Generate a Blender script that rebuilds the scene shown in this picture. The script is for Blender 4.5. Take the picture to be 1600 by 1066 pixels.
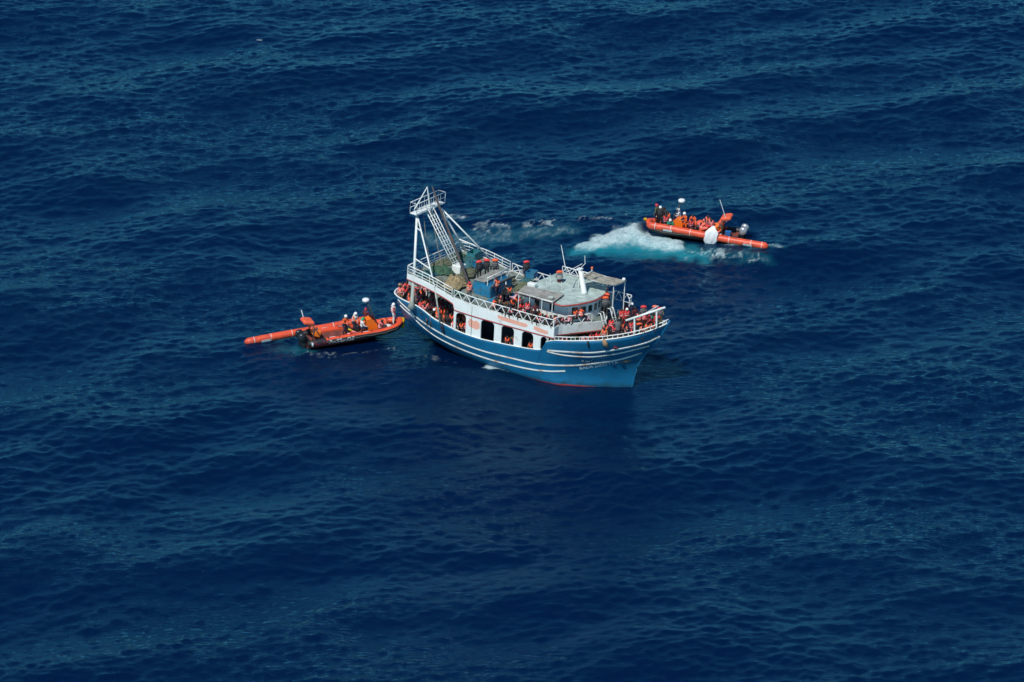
import bpy, bmesh, math, random
import numpy as np
from mathutils import Vector, Matrix, Euler

for _o in list(bpy.data.objects):
    bpy.data.objects.remove(_o, do_unlink=True)
S = bpy.context.scene
COL = S.collection
rnd = random.Random(11)
R = math.radians

# ------------------------------------------------------------------ camera
# telephoto view from an aircraft about 165 m above the sea
PITCH = R(23.0); DIST = 420.0
cam_d = bpy.data.cameras.new('camera'); cam = bpy.data.objects.new('camera', cam_d); COL.objects.link(cam)
cam.location = (0, -DIST * math.cos(PITCH), DIST * math.sin(PITCH))
cam.rotation_euler = (math.pi / 2 - PITCH, 0, 0)
cam_d.sensor_width = 36.0; cam_d.lens = 36.0 * 18.3 * DIST / 1600.0
cam_d.clip_start = 1.0; cam_d.clip_end = 60000.0
S.camera = cam

# ------------------------------------------------------------------ sky and sun
SUN_EL = R(55.0); SUN_FROM = R(243.0)          # where the sun stands, anticlockwise from +x
w = bpy.data.worlds.new('World'); S.world = w; w.use_nodes = True
nt = w.node_tree; nt.nodes.clear()
sky = nt.nodes.new('ShaderNodeTexSky'); sky.sky_type = 'NISHITA'; sky.sun_disc = False
sky.sun_elevation = SUN_EL; sky.sun_rotation = math.pi / 2 - SUN_FROM
sky.altitude = 0.0; sky.air_density = 1.0; sky.dust_density = 0.0; sky.ozone_density = 6.0
bg = nt.nodes.new('ShaderNodeBackground'); bg.inputs['Strength'].default_value = 0.116
wo = nt.nodes.new('ShaderNodeOutputWorld')
tint = nt.nodes.new('ShaderNodeMix'); tint.data_type = 'RGBA'; tint.blend_type = 'MULTIPLY'; tint.inputs[0].default_value = 1.0; tint.inputs[7].default_value = (0.58, 0.94, 1.0, 1)   # deep clear blue, the same all over
nt.links.new(sky.outputs[0], tint.inputs[6]); nt.links.new(tint.outputs[2], bg.inputs[0]); nt.links.new(bg.outputs[0], wo.inputs[0])
sd = bpy.data.lights.new('sun', 'SUN'); sd.energy = 5.0; sd.angle = R(0.53); sd.color = (1.0, 0.955, 0.89)
sun = bpy.data.objects.new('sun', sd); COL.objects.link(sun)
_sv = Vector((math.cos(SUN_EL) * math.cos(SUN_FROM), math.cos(SUN_EL) * math.sin(SUN_FROM), math.sin(SUN_EL)))
sun.rotation_euler = (-_sv).to_track_quat('-Z', 'Y').to_euler()
sun.location = _sv * 300
V = S.view_settings
V.view_transform = 'Standard'; V.look = 'None'; V.exposure = -0.32; V.gamma = 1.0; V.use_curve_mapping = False
S.render.engine = 'CYCLES'

# ------------------------------------------------------------------ helpers: materials
def mat(name, col, rough=0.5, metal=0.0, var=0.0, scale=3.0, dirt=None, dirt_amt=0.0, dirt_scale=1.2, bump=0.0, bscale=30.0, spec=0.5):
    """Painted or plain surface with uneven tone, patches of dirt / rust and fine relief."""
    m = bpy.data.materials.new(name); m.use_nodes = True
    n = m.node_tree.nodes; l = m.node_tree.links; b = n['Principled BSDF']
    b.inputs['Roughness'].default_value = rough; b.inputs['Metallic'].default_value = metal
    b.inputs['Specular IOR Level'].default_value = spec
    c = (*col, 1.0); b.inputs['Base Color'].default_value = c
    if var or dirt or bump:
        tc = n.new('ShaderNodeTexCoord')
    out = None
    if var:
        t = n.new('ShaderNodeTexNoise'); t.inputs['Scale'].default_value = scale; t.inputs['Detail'].default_value = 6.0
        l.new(tc.outputs['Object'], t.inputs['Vector'])
        r = n.new('ShaderNodeMapRange'); r.inputs[1].default_value = 0.3; r.inputs[2].default_value = 0.7
        r.inputs[3].default_value = 1.0 - var; r.inputs[4].default_value = 1.0 + var
        l.new(t.outputs['Fac'], r.inputs[0])
        h = n.new('ShaderNodeVectorMath'); h.operation = 'SCALE'; h.inputs[0].default_value = col
        l.new(r.outputs[0], h.inputs['Scale']); out = h.outputs[0]
    if dirt:
        t = n.new('ShaderNodeTexNoise'); t.inputs['Scale'].default_value = dirt_scale; t.inputs['Detail'].default_value = 8.0
        t.inputs['Roughness'].default_value = 0.65
        l.new(tc.outputs['Object'], t.inputs['Vector'])
        r = n.new('ShaderNodeMapRange'); r.inputs[1].default_value = 0.62 - 0.25 * dirt_amt; r.inputs[2].default_value = 0.72
        l.new(t.outputs['Fac'], r.inputs[0])
        x = n.new('ShaderNodeMix'); x.data_type = 'RGBA'
        x.inputs[7].default_value = (*dirt, 1.0)
        if out: l.new(out, x.inputs[6])
        else: x.inputs[6].default_value = c
        l.new(r.outputs[0], x.inputs[0]); out = x.outputs[2]
    if out: l.new(out, b.inputs['Base Color'])
    if bump:
        t = n.new('ShaderNodeTexNoise'); t.inputs['Scale'].default_value = bscale; t.inputs['Detail'].default_value = 5.0
        l.new(tc.outputs['Object'], t.inputs['Vector'])
        q = n.new('ShaderNodeBump'); q.inputs['Strength'].default_value = bump; q.inputs['Distance'].default_value = 0.05
        l.new(t.outputs['Fac'], q.inputs['Height']); l.new(q.outputs[0], b.inputs['Normal'])
    return m

# ------------------------------------------------------------------ helpers: tagging
def tag(o, label=None, cat=None, group=None, kind=None):
    if label: o['label'] = label
    if cat: o['category'] = cat
    if group: o['group'] = group
    if kind: o['kind'] = kind
    return o

def empty(name, loc=(0, 0, 0), rot=(0, 0, 0)):
    o = bpy.data.objects.new(name, None); COL.objects.link(o)
    o.empty_display_size = 0.2
    o.location = loc; o.rotation_euler = rot
    return o

# ------------------------------------------------------------------ helpers: meshes
class MB:
    """collects faces, links them as ONE mesh object"""
    def __init__(s): s.v = []; s.f = []; s.m = []; s.sm = []
    def add(s, vs, fs, mi=0, smooth=False):
        o = len(s.v); s.v += [tuple(map(float, p)) for p in vs]
        for q in fs: s.f.append(tuple(o + i for i in q)); s.m.append(mi); s.sm.append(smooth)
    def box(s, c, d, rot=None, mi=0):
        hx, hy, hz = d[0] / 2, d[1] / 2, d[2] / 2
        p = [Vector((x, y, z)) for z in (-hz, hz) for y in (-hy, hy) for x in (-hx, hx)]
        if rot is not None: M = Euler(rot).to_matrix(); p = [M @ q for q in p]
        c = Vector(c)
        s.add([q + c for q in p], [(0, 2, 3, 1), (4, 5, 7, 6), (0, 1, 5, 4), (2, 6, 7, 3), (0, 4, 6, 2), (1, 3, 7, 5)], mi)
    def bevbox(s, c, d, bv, rot=None, mi=0):
        """box with chamfered vertical and top edges"""
        hx, hy, hz = d[0] / 2, d[1] / 2, d[2] / 2
        def ring(ix, z): 
            x, y = hx - ix, hy - ix
            return [(-x, -y + bv, z), (-x + bv, -y, z), (x - bv, -y, z), (x, -y + bv, z), (x, y - bv, z), (x - bv, y, z), (-x + bv, y, z), (-x, y - bv, z)]
        R_ = [ring(bv, -hz), ring(0, -hz + bv), ring(0, hz - bv), ring(bv, hz)]
        M = Euler(rot).to_matrix() if rot is not None else Matrix.Identity(3); c = Vector(c)
        vs = [M @ Vector(p) + c for r_ in R_ for p in r_]
        fs = [tuple(range(7, -1, -1)), tuple(range(24, 32))]
        for k in range(3):
            for i in range(8): j = (i + 1) % 8; fs.append((k * 8 + i, k * 8 + j, k * 8 + 8 + j, k * 8 + 8 + i))
        s.add(vs, fs, mi)
    def tube(s, pts, r, seg=8, mi=0, cap=True, smooth=True, closed=False, squash=1.0, up=(0, 0, 1)):
        pts = [Vector(p) for p in pts]; n_ = len(pts)
        rr = r if isinstance(r, (list, tuple)) else [r] * n_
        vs = []; U = None
        for i, p in enumerate(pts):
            a = pts[(i - 1) % n_] if (i > 0 or closed) else p
            b = pts[(i + 1) % n_] if (i < n_ - 1 or closed) else p
            t = (b - a).normalized()
            ref = Vector(up) if abs(t.dot(Vector(up))) < 0.95 else Vector((1, 0, 0))
            x = t.cross(ref).normalized(); y = x.cross(t).normalized()
            for k in range(seg):
                g = 2 * math.pi * k / seg
                vs.append(p + x * math.cos(g) * rr[i] + y * math.sin(g) * rr[i] * squash)
        fs = []
        for i in range(n_ if closed else n_ - 1):
            for k in range(seg):
                k2 = (k + 1) % seg; j = (i + 1) % n_
                fs.append((i * seg + k, i * seg + k2, j * seg + k2, j * seg + k))
        s.add(vs, fs, mi, smooth)
        if cap and not closed:
            s.add(vs[:seg], [tuple(range(seg - 1, -1, -1))], mi); s.add(vs[-seg:], [tuple(range(seg))], mi)
    def ball(s, c, r, mi=0, nu=10, nv=7, M=None):
        rx, ry, rz = r if isinstance(r, (list, tuple)) else (r, r, r)
        vs = []; c = Vector(c)
        for j in range(nv + 1):
            ph = math.pi * j / nv
            for i in range(nu):
                g = 2 * math.pi * i / nu
                p = Vector((rx * math.sin(ph) * math.cos(g), ry * math.sin(ph) * math.sin(g), rz * math.cos(ph)))
                vs.append((M @ p if M else p) + c)
        fs = [(j * nu + i, (j + 1) * nu + i, (j + 1) * nu + (i + 1) % nu, j * nu + (i + 1) % nu) for j in range(nv) for i in range(nu)]
        s.add(vs, fs, mi, True)
    def loft(s, rings, mi=0, closed=True, smooth=True, cap=True):
        n_ = len(rings[0]); vs = [p for r_ in rings for p in r_]; fs = []
        for i in range(len(rings) - 1):
            for k in range(n_ if closed else n_ - 1):
                k2 = (k + 1) % n_
                fs.append((i * n_ + k, i * n_ + k2, (i + 1) * n_ + k2, (i + 1) * n_ + k))
        s.add(vs, fs, mi, smooth)
        if cap and closed:
            s.add(rings[0], [tuple(range(n_ - 1, -1, -1))], mi); s.add(rings[-1], [tuple(range(n_))], mi)
    def slab(s, poly, fn, th, mi=0):
        """flat outline (a list of 2-D points) given thickness: fn(u, v, depth) -> 3-D point"""
        n_ = len(poly); A = [fn(u, v, 0.0) for u, v in poly]; B = [fn(u, v, th) for u, v in poly]
        s.add(A, [tuple(range(n_))], mi); s.add(B, [tuple(range(n_ - 1, -1, -1))], mi)
        for i in range(n_):
            j = (i + 1) % n_
            s.add([A[i], A[j], B[j], B[i]], [(3, 2, 1, 0)], mi)
    def mesh(s, name, mats):
        me = bpy.data.meshes.new(name); me.from_pydata(s.v, [], s.f)
        for q in (mats if isinstance(mats, (list, tuple)) else [mats]): me.materials.append(q)
        me.polygons.foreach_set('material_index', s.m); me.polygons.foreach_set('use_smooth', s.sm)
        bm = bmesh.new(); bm.from_mesh(me); bmesh.ops.remove_doubles(bm, verts=bm.verts, dist=1e-5)
        bmesh.ops.recalc_face_normals(bm, faces=bm.faces); bm.to_mesh(me); bm.free()
        return me
    def build(s, name, mats, parent=None, loc=(0, 0, 0), rot=(0, 0, 0)):
        return obj(name, s.mesh(name, mats), parent, loc, rot)

def obj(name, me, parent=None, loc=(0, 0, 0), rot=(0, 0, 0), scale=(1, 1, 1)):
    o = bpy.data.objects.new(name, me); COL.objects.link(o)
    o.location = loc; o.rotation_euler = rot; o.scale = scale
    if parent: o.parent = parent
    return o

_bars = {}
def bar(name, a, b, r, material, parent, seg=6):
    """a straight round bar; alike bars share one unit mesh"""
    k = (material.name, seg)
    if k not in _bars:
        q = MB(); q.tube([(0, 0, 0), (0, 0, 1)], 1.0, seg); _bars[k] = q.mesh('bar', material)
    a = Vector(a); b = Vector(b); d = b - a
    o = obj(name, _bars[k], parent, a, (0, 0, 0), (r, r, d.length))
    o.rotation_euler = d.to_track_quat('Z', 'Y').to_euler()
    return o

def text_mesh(body, name='letters'):
    """outline of a line of writing as flat faces, (x, y) with cap height about 0.7"""
    cu = bpy.data.curves.new(name, 'FONT'); cu.body = body; cu.resolution_u = 2
    o = bpy.data.objects.new(name, cu); COL.objects.link(o)
    dg = bpy.context.evaluated_depsgraph_get()
    me = bpy.data.meshes.new_from_object(o.evaluated_get(dg)); 
    vs = [tuple(v_.co) for v_ in me.vertices]; fs = [tuple(p.vertices) for p in me.polygons]
    bpy.data.objects.remove(o, do_unlink=True); bpy.data.curves.remove(cu); bpy.data.meshes.remove(me)
    return vs, fs

# ------------------------------------------------------------------ the sea: one sheet to the horizon
def wave_tile(N, L, lam_min, lam_max, lam_p, theta, hs, spread, seed, chop):
    """Height and horizontal shift of a random directional wave field (periodic tile of L metres)."""
    g = np.random.default_rng(seed)
    k = 2 * np.pi * np.fft.fftfreq(N, L / N)
    kx, ky = np.meshgrid(k, k, indexing='xy')
    kk = np.hypot(kx, ky); kk[0, 0] = 1.0
    kp = 2 * np.pi / lam_p
    E = kk ** -4.0 * np.exp(-1.1 * (kp / kk) ** 2)
    c = (kx * math.cos(theta) + ky * math.sin(theta)) / kk
    a = np.abs(c)
    E *= (0.10 + np.where(c > 0, 1.0, 0.10) * a ** spread)
    lam = 2 * np.pi / kk
    E *= np.clip((lam - lam_min * 0.8) / (lam_min * 0.4), 0, 1) * np.clip((lam_max * 1.3 - lam) / (lam_max * 0.4), 0, 1)
    E[0, 0] = 0
    amp = np.sqrt(E) * (g.standard_normal((N, N)) + 1j * g.standard_normal((N, N)))
    h = np.fft.ifft2(amp).real
    s = hs / 4.0 / h.std()
    dx = np.fft.ifft2(-1j * kx / kk * amp).real * s * chop
    dy = np.fft.ifft2(-1j * ky / kk * amp).real * s * chop
    return h * s, -dx, -dy, L

def sample(t, X, Y):
    N = t.shape[0]
    def f(L):
        u = (X / L * N) % N; v = (Y / L * N) % N
        i = np.floor(u).astype(int) % N; j = np.floor(v).astype(int) % N
        a = u - np.floor(u); b = v - np.floor(v); i1 = (i + 1) % N; j1 = (j + 1) % N
        return (t[j, i] * (1 - a) * (1 - b) + t[j, i1] * a * (1 - b) + t[j1, i] * (1 - a) * b + t[j1, i1] * a * b)
    return f

WTH = R(112.0)
TILES = [wave_tile(512, 311.0, 9.0, 90.0, 27.0, WTH, 1.0, 7.0, 3, 0.8),
         wave_tile(512, 131.0, 3.5, 12.0, 7.0, WTH + 0.15, 0.16, 5.0, 15, 0.4),
         wave_tile(1024, 173.0, 0.9, 4.5, 2.3, WTH - 0.12, 0.142, 4.0, 5, 0.25),
         wave_tile(512, 47.0, 0.35, 1.2, 1.1, WTH - 0.25, 0.074, 3.0, 8, 0.3)]

def sea_at(X, Y):
    """(z, dx, dy) of the wave field at flat positions X, Y (arrays)."""
    z = np.zeros_like(X); ax = np.zeros_like(X); ay = np.zeros_like(X)
    # gusts: the short chop is stronger in some patches than in others
    gust_ = 0.90 + 0.36 * np.clip((vnoise(X * 0.055 + 3, Y * 0.075 + 5, 40, 3) - 0.32) / 0.36, 0, 1)
    for i, (h, dx, dy, L) in enumerate(TILES):
        k = gust_ if i >= 2 else 1.0
        z += k * sample(h, X, Y)(L); ax += k * sample(dx, X, Y)(L); ay += k * sample(dy, X, Y)(L)
    return z, ax, ay

def smooth(a, b, x):
    t = np.clip((x - a) / (b - a), 0, 1); return t * t * (3 - 2 * t)

def vnoise(X, Y, seed, octaves=4):
    g = np.random.default_rng(seed); T = g.random((256, 256)); out = 0; amp = 1.0; tot = 0
    for o in range(octaves):
        out = out + amp * sample(T, X * 2 ** o, Y * 2 ** o)(256.0); tot += amp; amp *= 0.55
    return out / tot

def axis(lo, hi, d, far, grow=1.18):
    c = list(np.arange(lo, hi + d / 2, d)); s = d; a = c[0]; b = c[-1]; L_ = []; R_ = []
    while b < far:
        s *= grow; a -= s; b += s; L_.append(a); R_.append(b)
    return np.array(L_[::-1] + c + R_)

gx = axis(-62, 62, 0.165, 14000); gy = axis(-80, 108, 0.25, 20000)
X, Y = np.meshgrid(gx, gy, indexing='xy')
z, ax_, ay_ = sea_at(X, Y)
cell = np.maximum(np.gradient(gx)[None, :], np.gradient(gy)[:, None])
fade = 1 - smooth(1.0, 9.0, cell)
z *= fade; ax_ *= fade; ay_ *= fade

def capsule(p, q, r0, r1):
    """1 inside a tapered capsule on the water, falling to 0 at its rim"""
    px, py = p; qx, qy = q; dx, dy = qx - px, qy - py
    t = np.clip(((X - px) * dx + (Y - py) * dy) / (dx * dx + dy * dy), 0, 1)
    d = np.hypot(X - px - t * dx, Y - py - t * dy)
    return np.clip(1 - d / (r0 + (r1 - r0) * t), 0, 1)

foam = np.zeros_like(X); air = np.zeros_like(X)
warp = vnoise(X * 0.55 + 31, Y * 0.55 + 7, 2); fine = vnoise(X * 2.6, Y * 2.6, 4); fine2 = vnoise(X * 1.1 + 9, Y * 1.1, 6)
#FOAM#
def put(dst, mask, amt=1.0): np.maximum(dst, mask * amt, out=dst)
def lacy(sc, seed, k=5.0): return np.clip(1 - np.abs(vnoise(X * sc, Y * sc * .8, seed, 5) - .5) * 2 * k, 0, 1)
wx = (warp - .5) * 3.0; wy = (fine2 - .5) * 2.4
X0, Y0 = X, Y; X, Y = X + wx, Y + wy
lace_a = lacy(.8, 21, 7.0); lace_b = lacy(1.6, 22, 5.0)
# wash off the bow of the far boat: white water thinning into a green rim towards the camera
wash = np.maximum.reduce([capsule((6.6, 20.9), (11.2, 23.3), 1.4, 3.2), capsule((11.2, 23.0), (14.2, 21.2), 3.0, 1.8), capsule((13.6, 21.0), (15.0, 20.6), 1.7, .8)])
put(foam, smooth(.0, .75, wash) * (.62 + .30 * fine + .25 * lace_b))
put(air, smooth(0, .95, np.maximum(capsule((6.0, 19.8), (12, 21.0), 2.2, 4.2), capsule((12, 20.6), (17, 19.2), 3.6, 2.0))), 1.0)
mound_h = smooth(0, 1.0, wash) * .38
# churned trail to its stern and along the tube
trail = np.maximum.reduce([capsule((16.5, 19.6), (22.5, 18.2), 2.2, 1.4), capsule((20, 21.6), (23.6, 20.4), 1.5, .9)])
put(foam, smooth(.0, .9, trail) * (.04 + .55 * lace_a + .25 * lace_b)); put(air, smooth(0, .8, trail), .22)
# old wake beyond the trawler: a faint slick with broken lace along its far edge
wk = np.maximum.reduce([capsule((-3.4, 26.2), (4.4, 26.6), 1.7, 1.1), capsule((-6.0, 28.6), (-1.6, 28.6), 1.5, 1.0), capsule((-6.6, 23.2), (-1.6, 25.4), 1.9, 1.4), capsule((4.4, 26.8), (10.5, 28.2), .9, .5)])
put(foam, smooth(.05, .9, wk) * (.52 * lace_a + .36 * lace_b) * (.6 + .6 * warp))
sl = np.maximum(capsule((-4.2, 23.8), (5.0, 24.6), 3.4, 2.2), capsule((-7, 23.6), (-2, 24), 3.0, 2.6)); put(air, smooth(0, 1.0, sl), .26); put(foam, smooth(0, 1, sl) * (.16 + .22 * lace_b))
# splash at the trawler side, lapping along its waterline, churn behind the lettered boat
put(foam, smooth(.0, .7, capsule((-2.0, -6.1), (-.3, -6.8), .95, .7)) * (.55 + .4 * fine + .3 * lace_b))
put(foam, smooth(.1, .9, capsule((-8.2, -2.6), (-4.2, -4.9), .9, .9)) * (.38 * lace_b))
put(foam, smooth(.1, .9, capsule((-1.0, -6.9), (9.0, -9.4), .34, .28)) * (.55 * lace_b + .15 * fine))
put(foam, smooth(.1, .9, np.maximum(capsule((-19.3, -2.2), (-16.8, -2.9), 1.1, .7), capsule((-16.8, -3.3), (-10.2, -1.2), .7, .5))) * (.06 + .42 * lace_b)); put(air, smooth(0, .9, capsule((-19.3, -2.0), (-17, -2.5), 1.6, 1.0)), .3)
# one tiny breaking crest
for (bx, by) in ((-24.6, 77.0),):
    put(foam, smooth(.2, .9, capsule((bx, by), (bx + .2, by + .1), .26, .2)) * (.45 + .5 * fine))
X, Y = X0, Y0
foam *= fade; air *= fade
# the boats' own hulls press the water flat beneath them
def footprint(p, q, r): return smooth(0, .45, capsule(p, q, r, r))
press = np.maximum(footprint((-17.6, -1.0), (-9.8, 1.9), 2.0), footprint((20.5, 22.7), (13.0, 24.7), 2.0))
z *= 1 - .62 * footprint((-8.6, 3.1), (10.5, -9.7), 7.5)             # the trawler's lee
z = (z + mound_h * (1 - press)) * (1 - .8 * press) - .05 * press + foam * .10 * (fine - .5)
nx_, ny_ = len(gx), len(gy)
co = np.stack([X + ax_, Y + ay_, z], -1).reshape(-1, 3).astype(np.float32)
idx = (np.arange(nx_ - 1)[None, :] + np.arange(ny_ - 1)[:, None] * nx_).ravel()
quads = np.stack([idx, idx + 1, idx + nx_ + 1, idx + nx_], -1).astype(np.int32)
me = bpy.data.meshes.new('sea')
me.vertices.add(len(co)); me.vertices.foreach_set('co', co.ravel())
me.loops.add(quads.size); me.loops.foreach_set('vertex_index', quads.ravel())
me.polygons.add(len(quads)); me.polygons.foreach_set('loop_start', np.arange(0, quads.size, 4, dtype=np.int32))
me.polygons.foreach_set('use_smooth', np.ones(len(quads), dtype=bool))
for nm, arr in (('foam', foam), ('air', air)):
    a = me.attributes.new(nm, 'FLOAT', 'POINT'); a.data.foreach_set('value', arr.ravel().astype(np.float32))
me.update(calc_edges=True)
sea = bpy.data.objects.new('sea', me); COL.objects.link(sea); tag(sea, kind='structure')

m = bpy.data.materials.new('sea_water'); m.use_nodes = True
n = m.node_tree.nodes; l = m.node_tree.links; b = n['Principled BSDF']
n.remove(b)
out = n['Material Output']
dif = n.new('ShaderNodeBsdfDiffuse'); glo = n.new('ShaderNodeBsdfGlossy'); fre = n.new('ShaderNodeFresnel'); mx = n.new('ShaderNodeMixShader')
fre.inputs['IOR'].default_value = 1.40; glo.inputs['Color'].default_value = (0.44, 0.88, 1.0, 1)
l.new(fre.outputs[0], mx.inputs[0]); l.new(dif.outputs[0], mx.inputs[1]); l.new(glo.outputs[0], mx.inputs[2])
fd = n.new('ShaderNodeBsdfDiffuse'); mx2 = n.new('ShaderNodeMixShader')
l.new(mx.outputs[0], mx2.inputs[1]); l.new(fd.outputs[0], mx2.inputs[2]); l.new(mx2.outputs[0], out.inputs['Surface'])
fd.inputs['Color'].default_value = (0.55, 0.69, 0.69, 1)
geo = n.new('ShaderNodeNewGeometry')
def attr(nm):
    a = n.new('ShaderNodeAttribute'); a.attribute_name = nm; return a.outputs['Fac']
def mp(scale, rot=0.0):
    q = n.new('ShaderNodeMapping'); q.inputs['Scale'].default_value = scale; q.inputs['Rotation'].default_value = (0, 0, rot)
    l.new(geo.outputs['Position'], q.inputs['Vector']); return q.outputs[0]
def noise(vec, scale, detail=4.0, rough=0.55, dist=0.0):
    t = n.new('ShaderNodeTexNoise'); t.inputs['Scale'].default_value = scale; t.inputs['Detail'].default_value = detail
    t.inputs['Roughness'].default_value = rough; t.inputs['Distortion'].default_value = dist
    l.new(vec, t.inputs['Vector']); return t.outputs['Fac']
def rng(x, a, b_, c=0.0, d=1.0, smooth_=True):
    r = n.new('ShaderNodeMapRange'); r.interpolation_type = 'SMOOTHSTEP' if smooth_ else 'LINEAR'
    for i, v in enumerate((a, b_, c, d)): r.inputs[i + 1].default_value = v
    l.new(x, r.inputs[0]); return r.outputs[0]
def math2(op, a, c):
    q = n.new('ShaderNodeMath'); q.operation = op
    for i, v in enumerate((a, c)):
        if isinstance(v, (int, float)): q.inputs[i].default_value = v
        else: l.new(v, q.inputs[i])
    return q.outputs[0]
def mixc(f, a, c):
    q = n.new('ShaderNodeMix'); q.data_type = 'RGBA'
    l.new(f, q.inputs[0])
    for i, v in ((6, a), (7, c)):
        if isinstance(v, tuple): q.inputs[i].default_value = (*v, 1)
        else: l.new(v, q.inputs[i])
    return q.outputs[2]
# wind ripples below the mesh's own resolution
rip = math2('ADD', noise(mp((0.55, 1.35, 1), 0.12), 1.9, 7.0, 0.66, 0.5), math2('MULTIPLY', noise(mp((0.6, 1.2, 1), -0.2), 8.0, 3.0, 0.6), 0.30))
gust = rng(noise(mp((0.6, 1.6, 1), 0.25), 0.045, 4.0), 0.35, 0.65, 0.45, 1.1)
bp = n.new('ShaderNodeBump'); bp.inputs['Distance'].default_value = 0.10
l.new(gust, bp.inputs['Strength']); l.new(rip, bp.inputs['Height']); [l.new(bp.outputs[0], q.inputs['Normal']) for q in (dif, glo, fre)]
# deep water, aerated water, foam
deep = mixc(noise(mp((1, 1, 1)), 0.05, 3.0), (0.0001, 0.0055, 0.033), (0.0002, 0.0085, 0.038))
fo = attr('foam'); ai = attr('air')
lace = noise(mp((1.0, 1.0, 1), 0.3), 1.7, 8.0, 0.72, 0.9)
ridge = math2('SUBTRACT', 1.0, math2('MULTIPLY', math2('ABSOLUTE', math2('SUBTRACT', lace, 0.5), 0), 7.0))
fm = math2('MULTIPLY', fo, math2('ADD', 0.42, math2('ADD', math2('MULTIPLY', math2('MAXIMUM', ridge, 0.0), 0.45), math2('MULTIPLY', noise(mp((.8, 1.2, 1), .4), 5.0, 6.0, .7), 0.45))))
fmask = rng(fm, 0.06, 1.05, 0.0, 0.78)
c1 = mixc(rng(ai, 0.0, 1.0, 0.0, 1.0, False), deep, (0.010, 0.19, 0.24))
l.new(c1, dif.inputs['Color']); l.new(fmask, mx2.inputs[0])
glo.inputs['Roughness'].default_value = 0.12
sea.data.materials.append(m)

# ------------------------------------------------------------------ trawler hull form (ship frame: x forward, y to port, z up from the water)
def pchip(xs, ys):
    xs = np.array(xs, float); ys = np.array(ys, float); h = np.diff(xs); d = np.diff(ys) / h
    m_ = np.zeros_like(xs); m_[0] = d[0]; m_[-1] = d[-1]
    for i in range(1, len(xs) - 1):
        if d[i - 1] * d[i] > 0:
            w1 = 2 * h[i] + h[i - 1]; w2 = h[i] + 2 * h[i - 1]
            m_[i] = (w1 + w2) / (w1 / d[i - 1] + w2 / d[i])
    def f(x):
        x = np.clip(x, xs[0], xs[-1]); i = np.clip(np.searchsorted(xs, x, side='right') - 1, 0, len(xs) - 2)
        t = (x - xs[i]) / h[i]
        return ((1 + 2 * t) * (1 - t) ** 2 * ys[i] + t * (1 - t) ** 2 * h[i] * m_[i]
                + t * t * (3 - 2 * t) * ys[i + 1] + t * t * (t - 1) * h[i] * m_[i + 1])
    return f

stem_x = pchip([-1.6, 0.0, 1.4, 2.1, 3.4, 4.9, 6.4, 7.2], [11.0, 11.45, 11.7, 11.9, 12.65, 13.75, 14.55, 14.9])
stern_x = pchip([-1.6, -0.4, 0.6, 1.6, 3.0, 5.0], [-6.3, -8.3, -10.5, -11.6, -12.05, -12.4])
half_deck = pchip([0, .006, .02, .05, .1, .17, .27, .42, .66, .74, .80, .85, .9, .94, .975, 1.0],
                  [0.02, 1.1, 1.95, 2.75, 3.45, 3.95, 4.32, 4.5, 4.5, 4.38, 4.02, 3.5, 2.72, 1.9, .92, .03])
half_wl = pchip([0, .01, .04, .1, .22, .32, .5, .62, .73, .8, .87, .93, .97, 1.0],
                [0.02, .5, 1.05, 1.8, 2.85, 3.4, 3.95, 4.02, 3.85, 3.15, 2.1, 1.15, .5, .02])
top_z = pchip([-13, -12.4, -10, -8.1, -7.4, -5.9, -4.6, -2.5, -1, .2, 2.1, 4.4, 5.1, 5.45, 8, 10.4, 12.7, 14.3, 14.8],
              [3.25, 3.3, 3.5, 3.56, 3.45, 2.98, 2.76, 2.5, 2.46, 2.52, 2.65, 2.88, 3.05, 3.77, 4.42, 4.85, 5.5, 6.3, 6.7])

def _deck_x(s):
    """where station s meets the sheer line"""
    lo, hi = -12.6, 15.0
    for _ in range(40):
        x = (lo + hi) / 2; zt = top_z(x)
        if stern_x(zt) + (stem_x(zt) - stern_x(zt)) * s > x: lo = x
        else: hi = x
    return (lo + hi) / 2
_ST = np.unique(np.concatenate([np.linspace(0, 1, 161), np.linspace(0.6, 0.75, 120)]))
_SX = np.array([_deck_x(float(s)) for s in _ST])
def sheer_x(s): return np.interp(s, _ST, _SX)

def half_breadth(s, z):
    zt = top_z(sheer_x(s))
    t = np.clip(z / zt, 0, 1.25)
    w_ = np.clip((s - 0.64) / 0.2, 0, 1); w_ = w_ * w_ * (3 - 2 * w_)
    u_ = np.clip((t - 0.12) / 0.74, 0, 1)
    q = (1 - w_) * t ** 0.62 + w_ * (0.9 * u_ * u_ * (3 - 2 * u_) + 0.1 * t)      # hollow flare under an upright bulwark at the bow
    y = half_wl(s) + (half_deck(s) - half_wl(s)) * q
    u = np.clip(-z / 1.6, 0, 1)
    return np.maximum(y * (1 - 0.55 * u ** 1.6), 0.015)

def hull_y(x, z):
    a = stern_x(z); b_ = stem_x(z)
    s = np.clip((x - a) / (b_ - a), 0, 1)
    return half_breadth(s, z)

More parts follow.
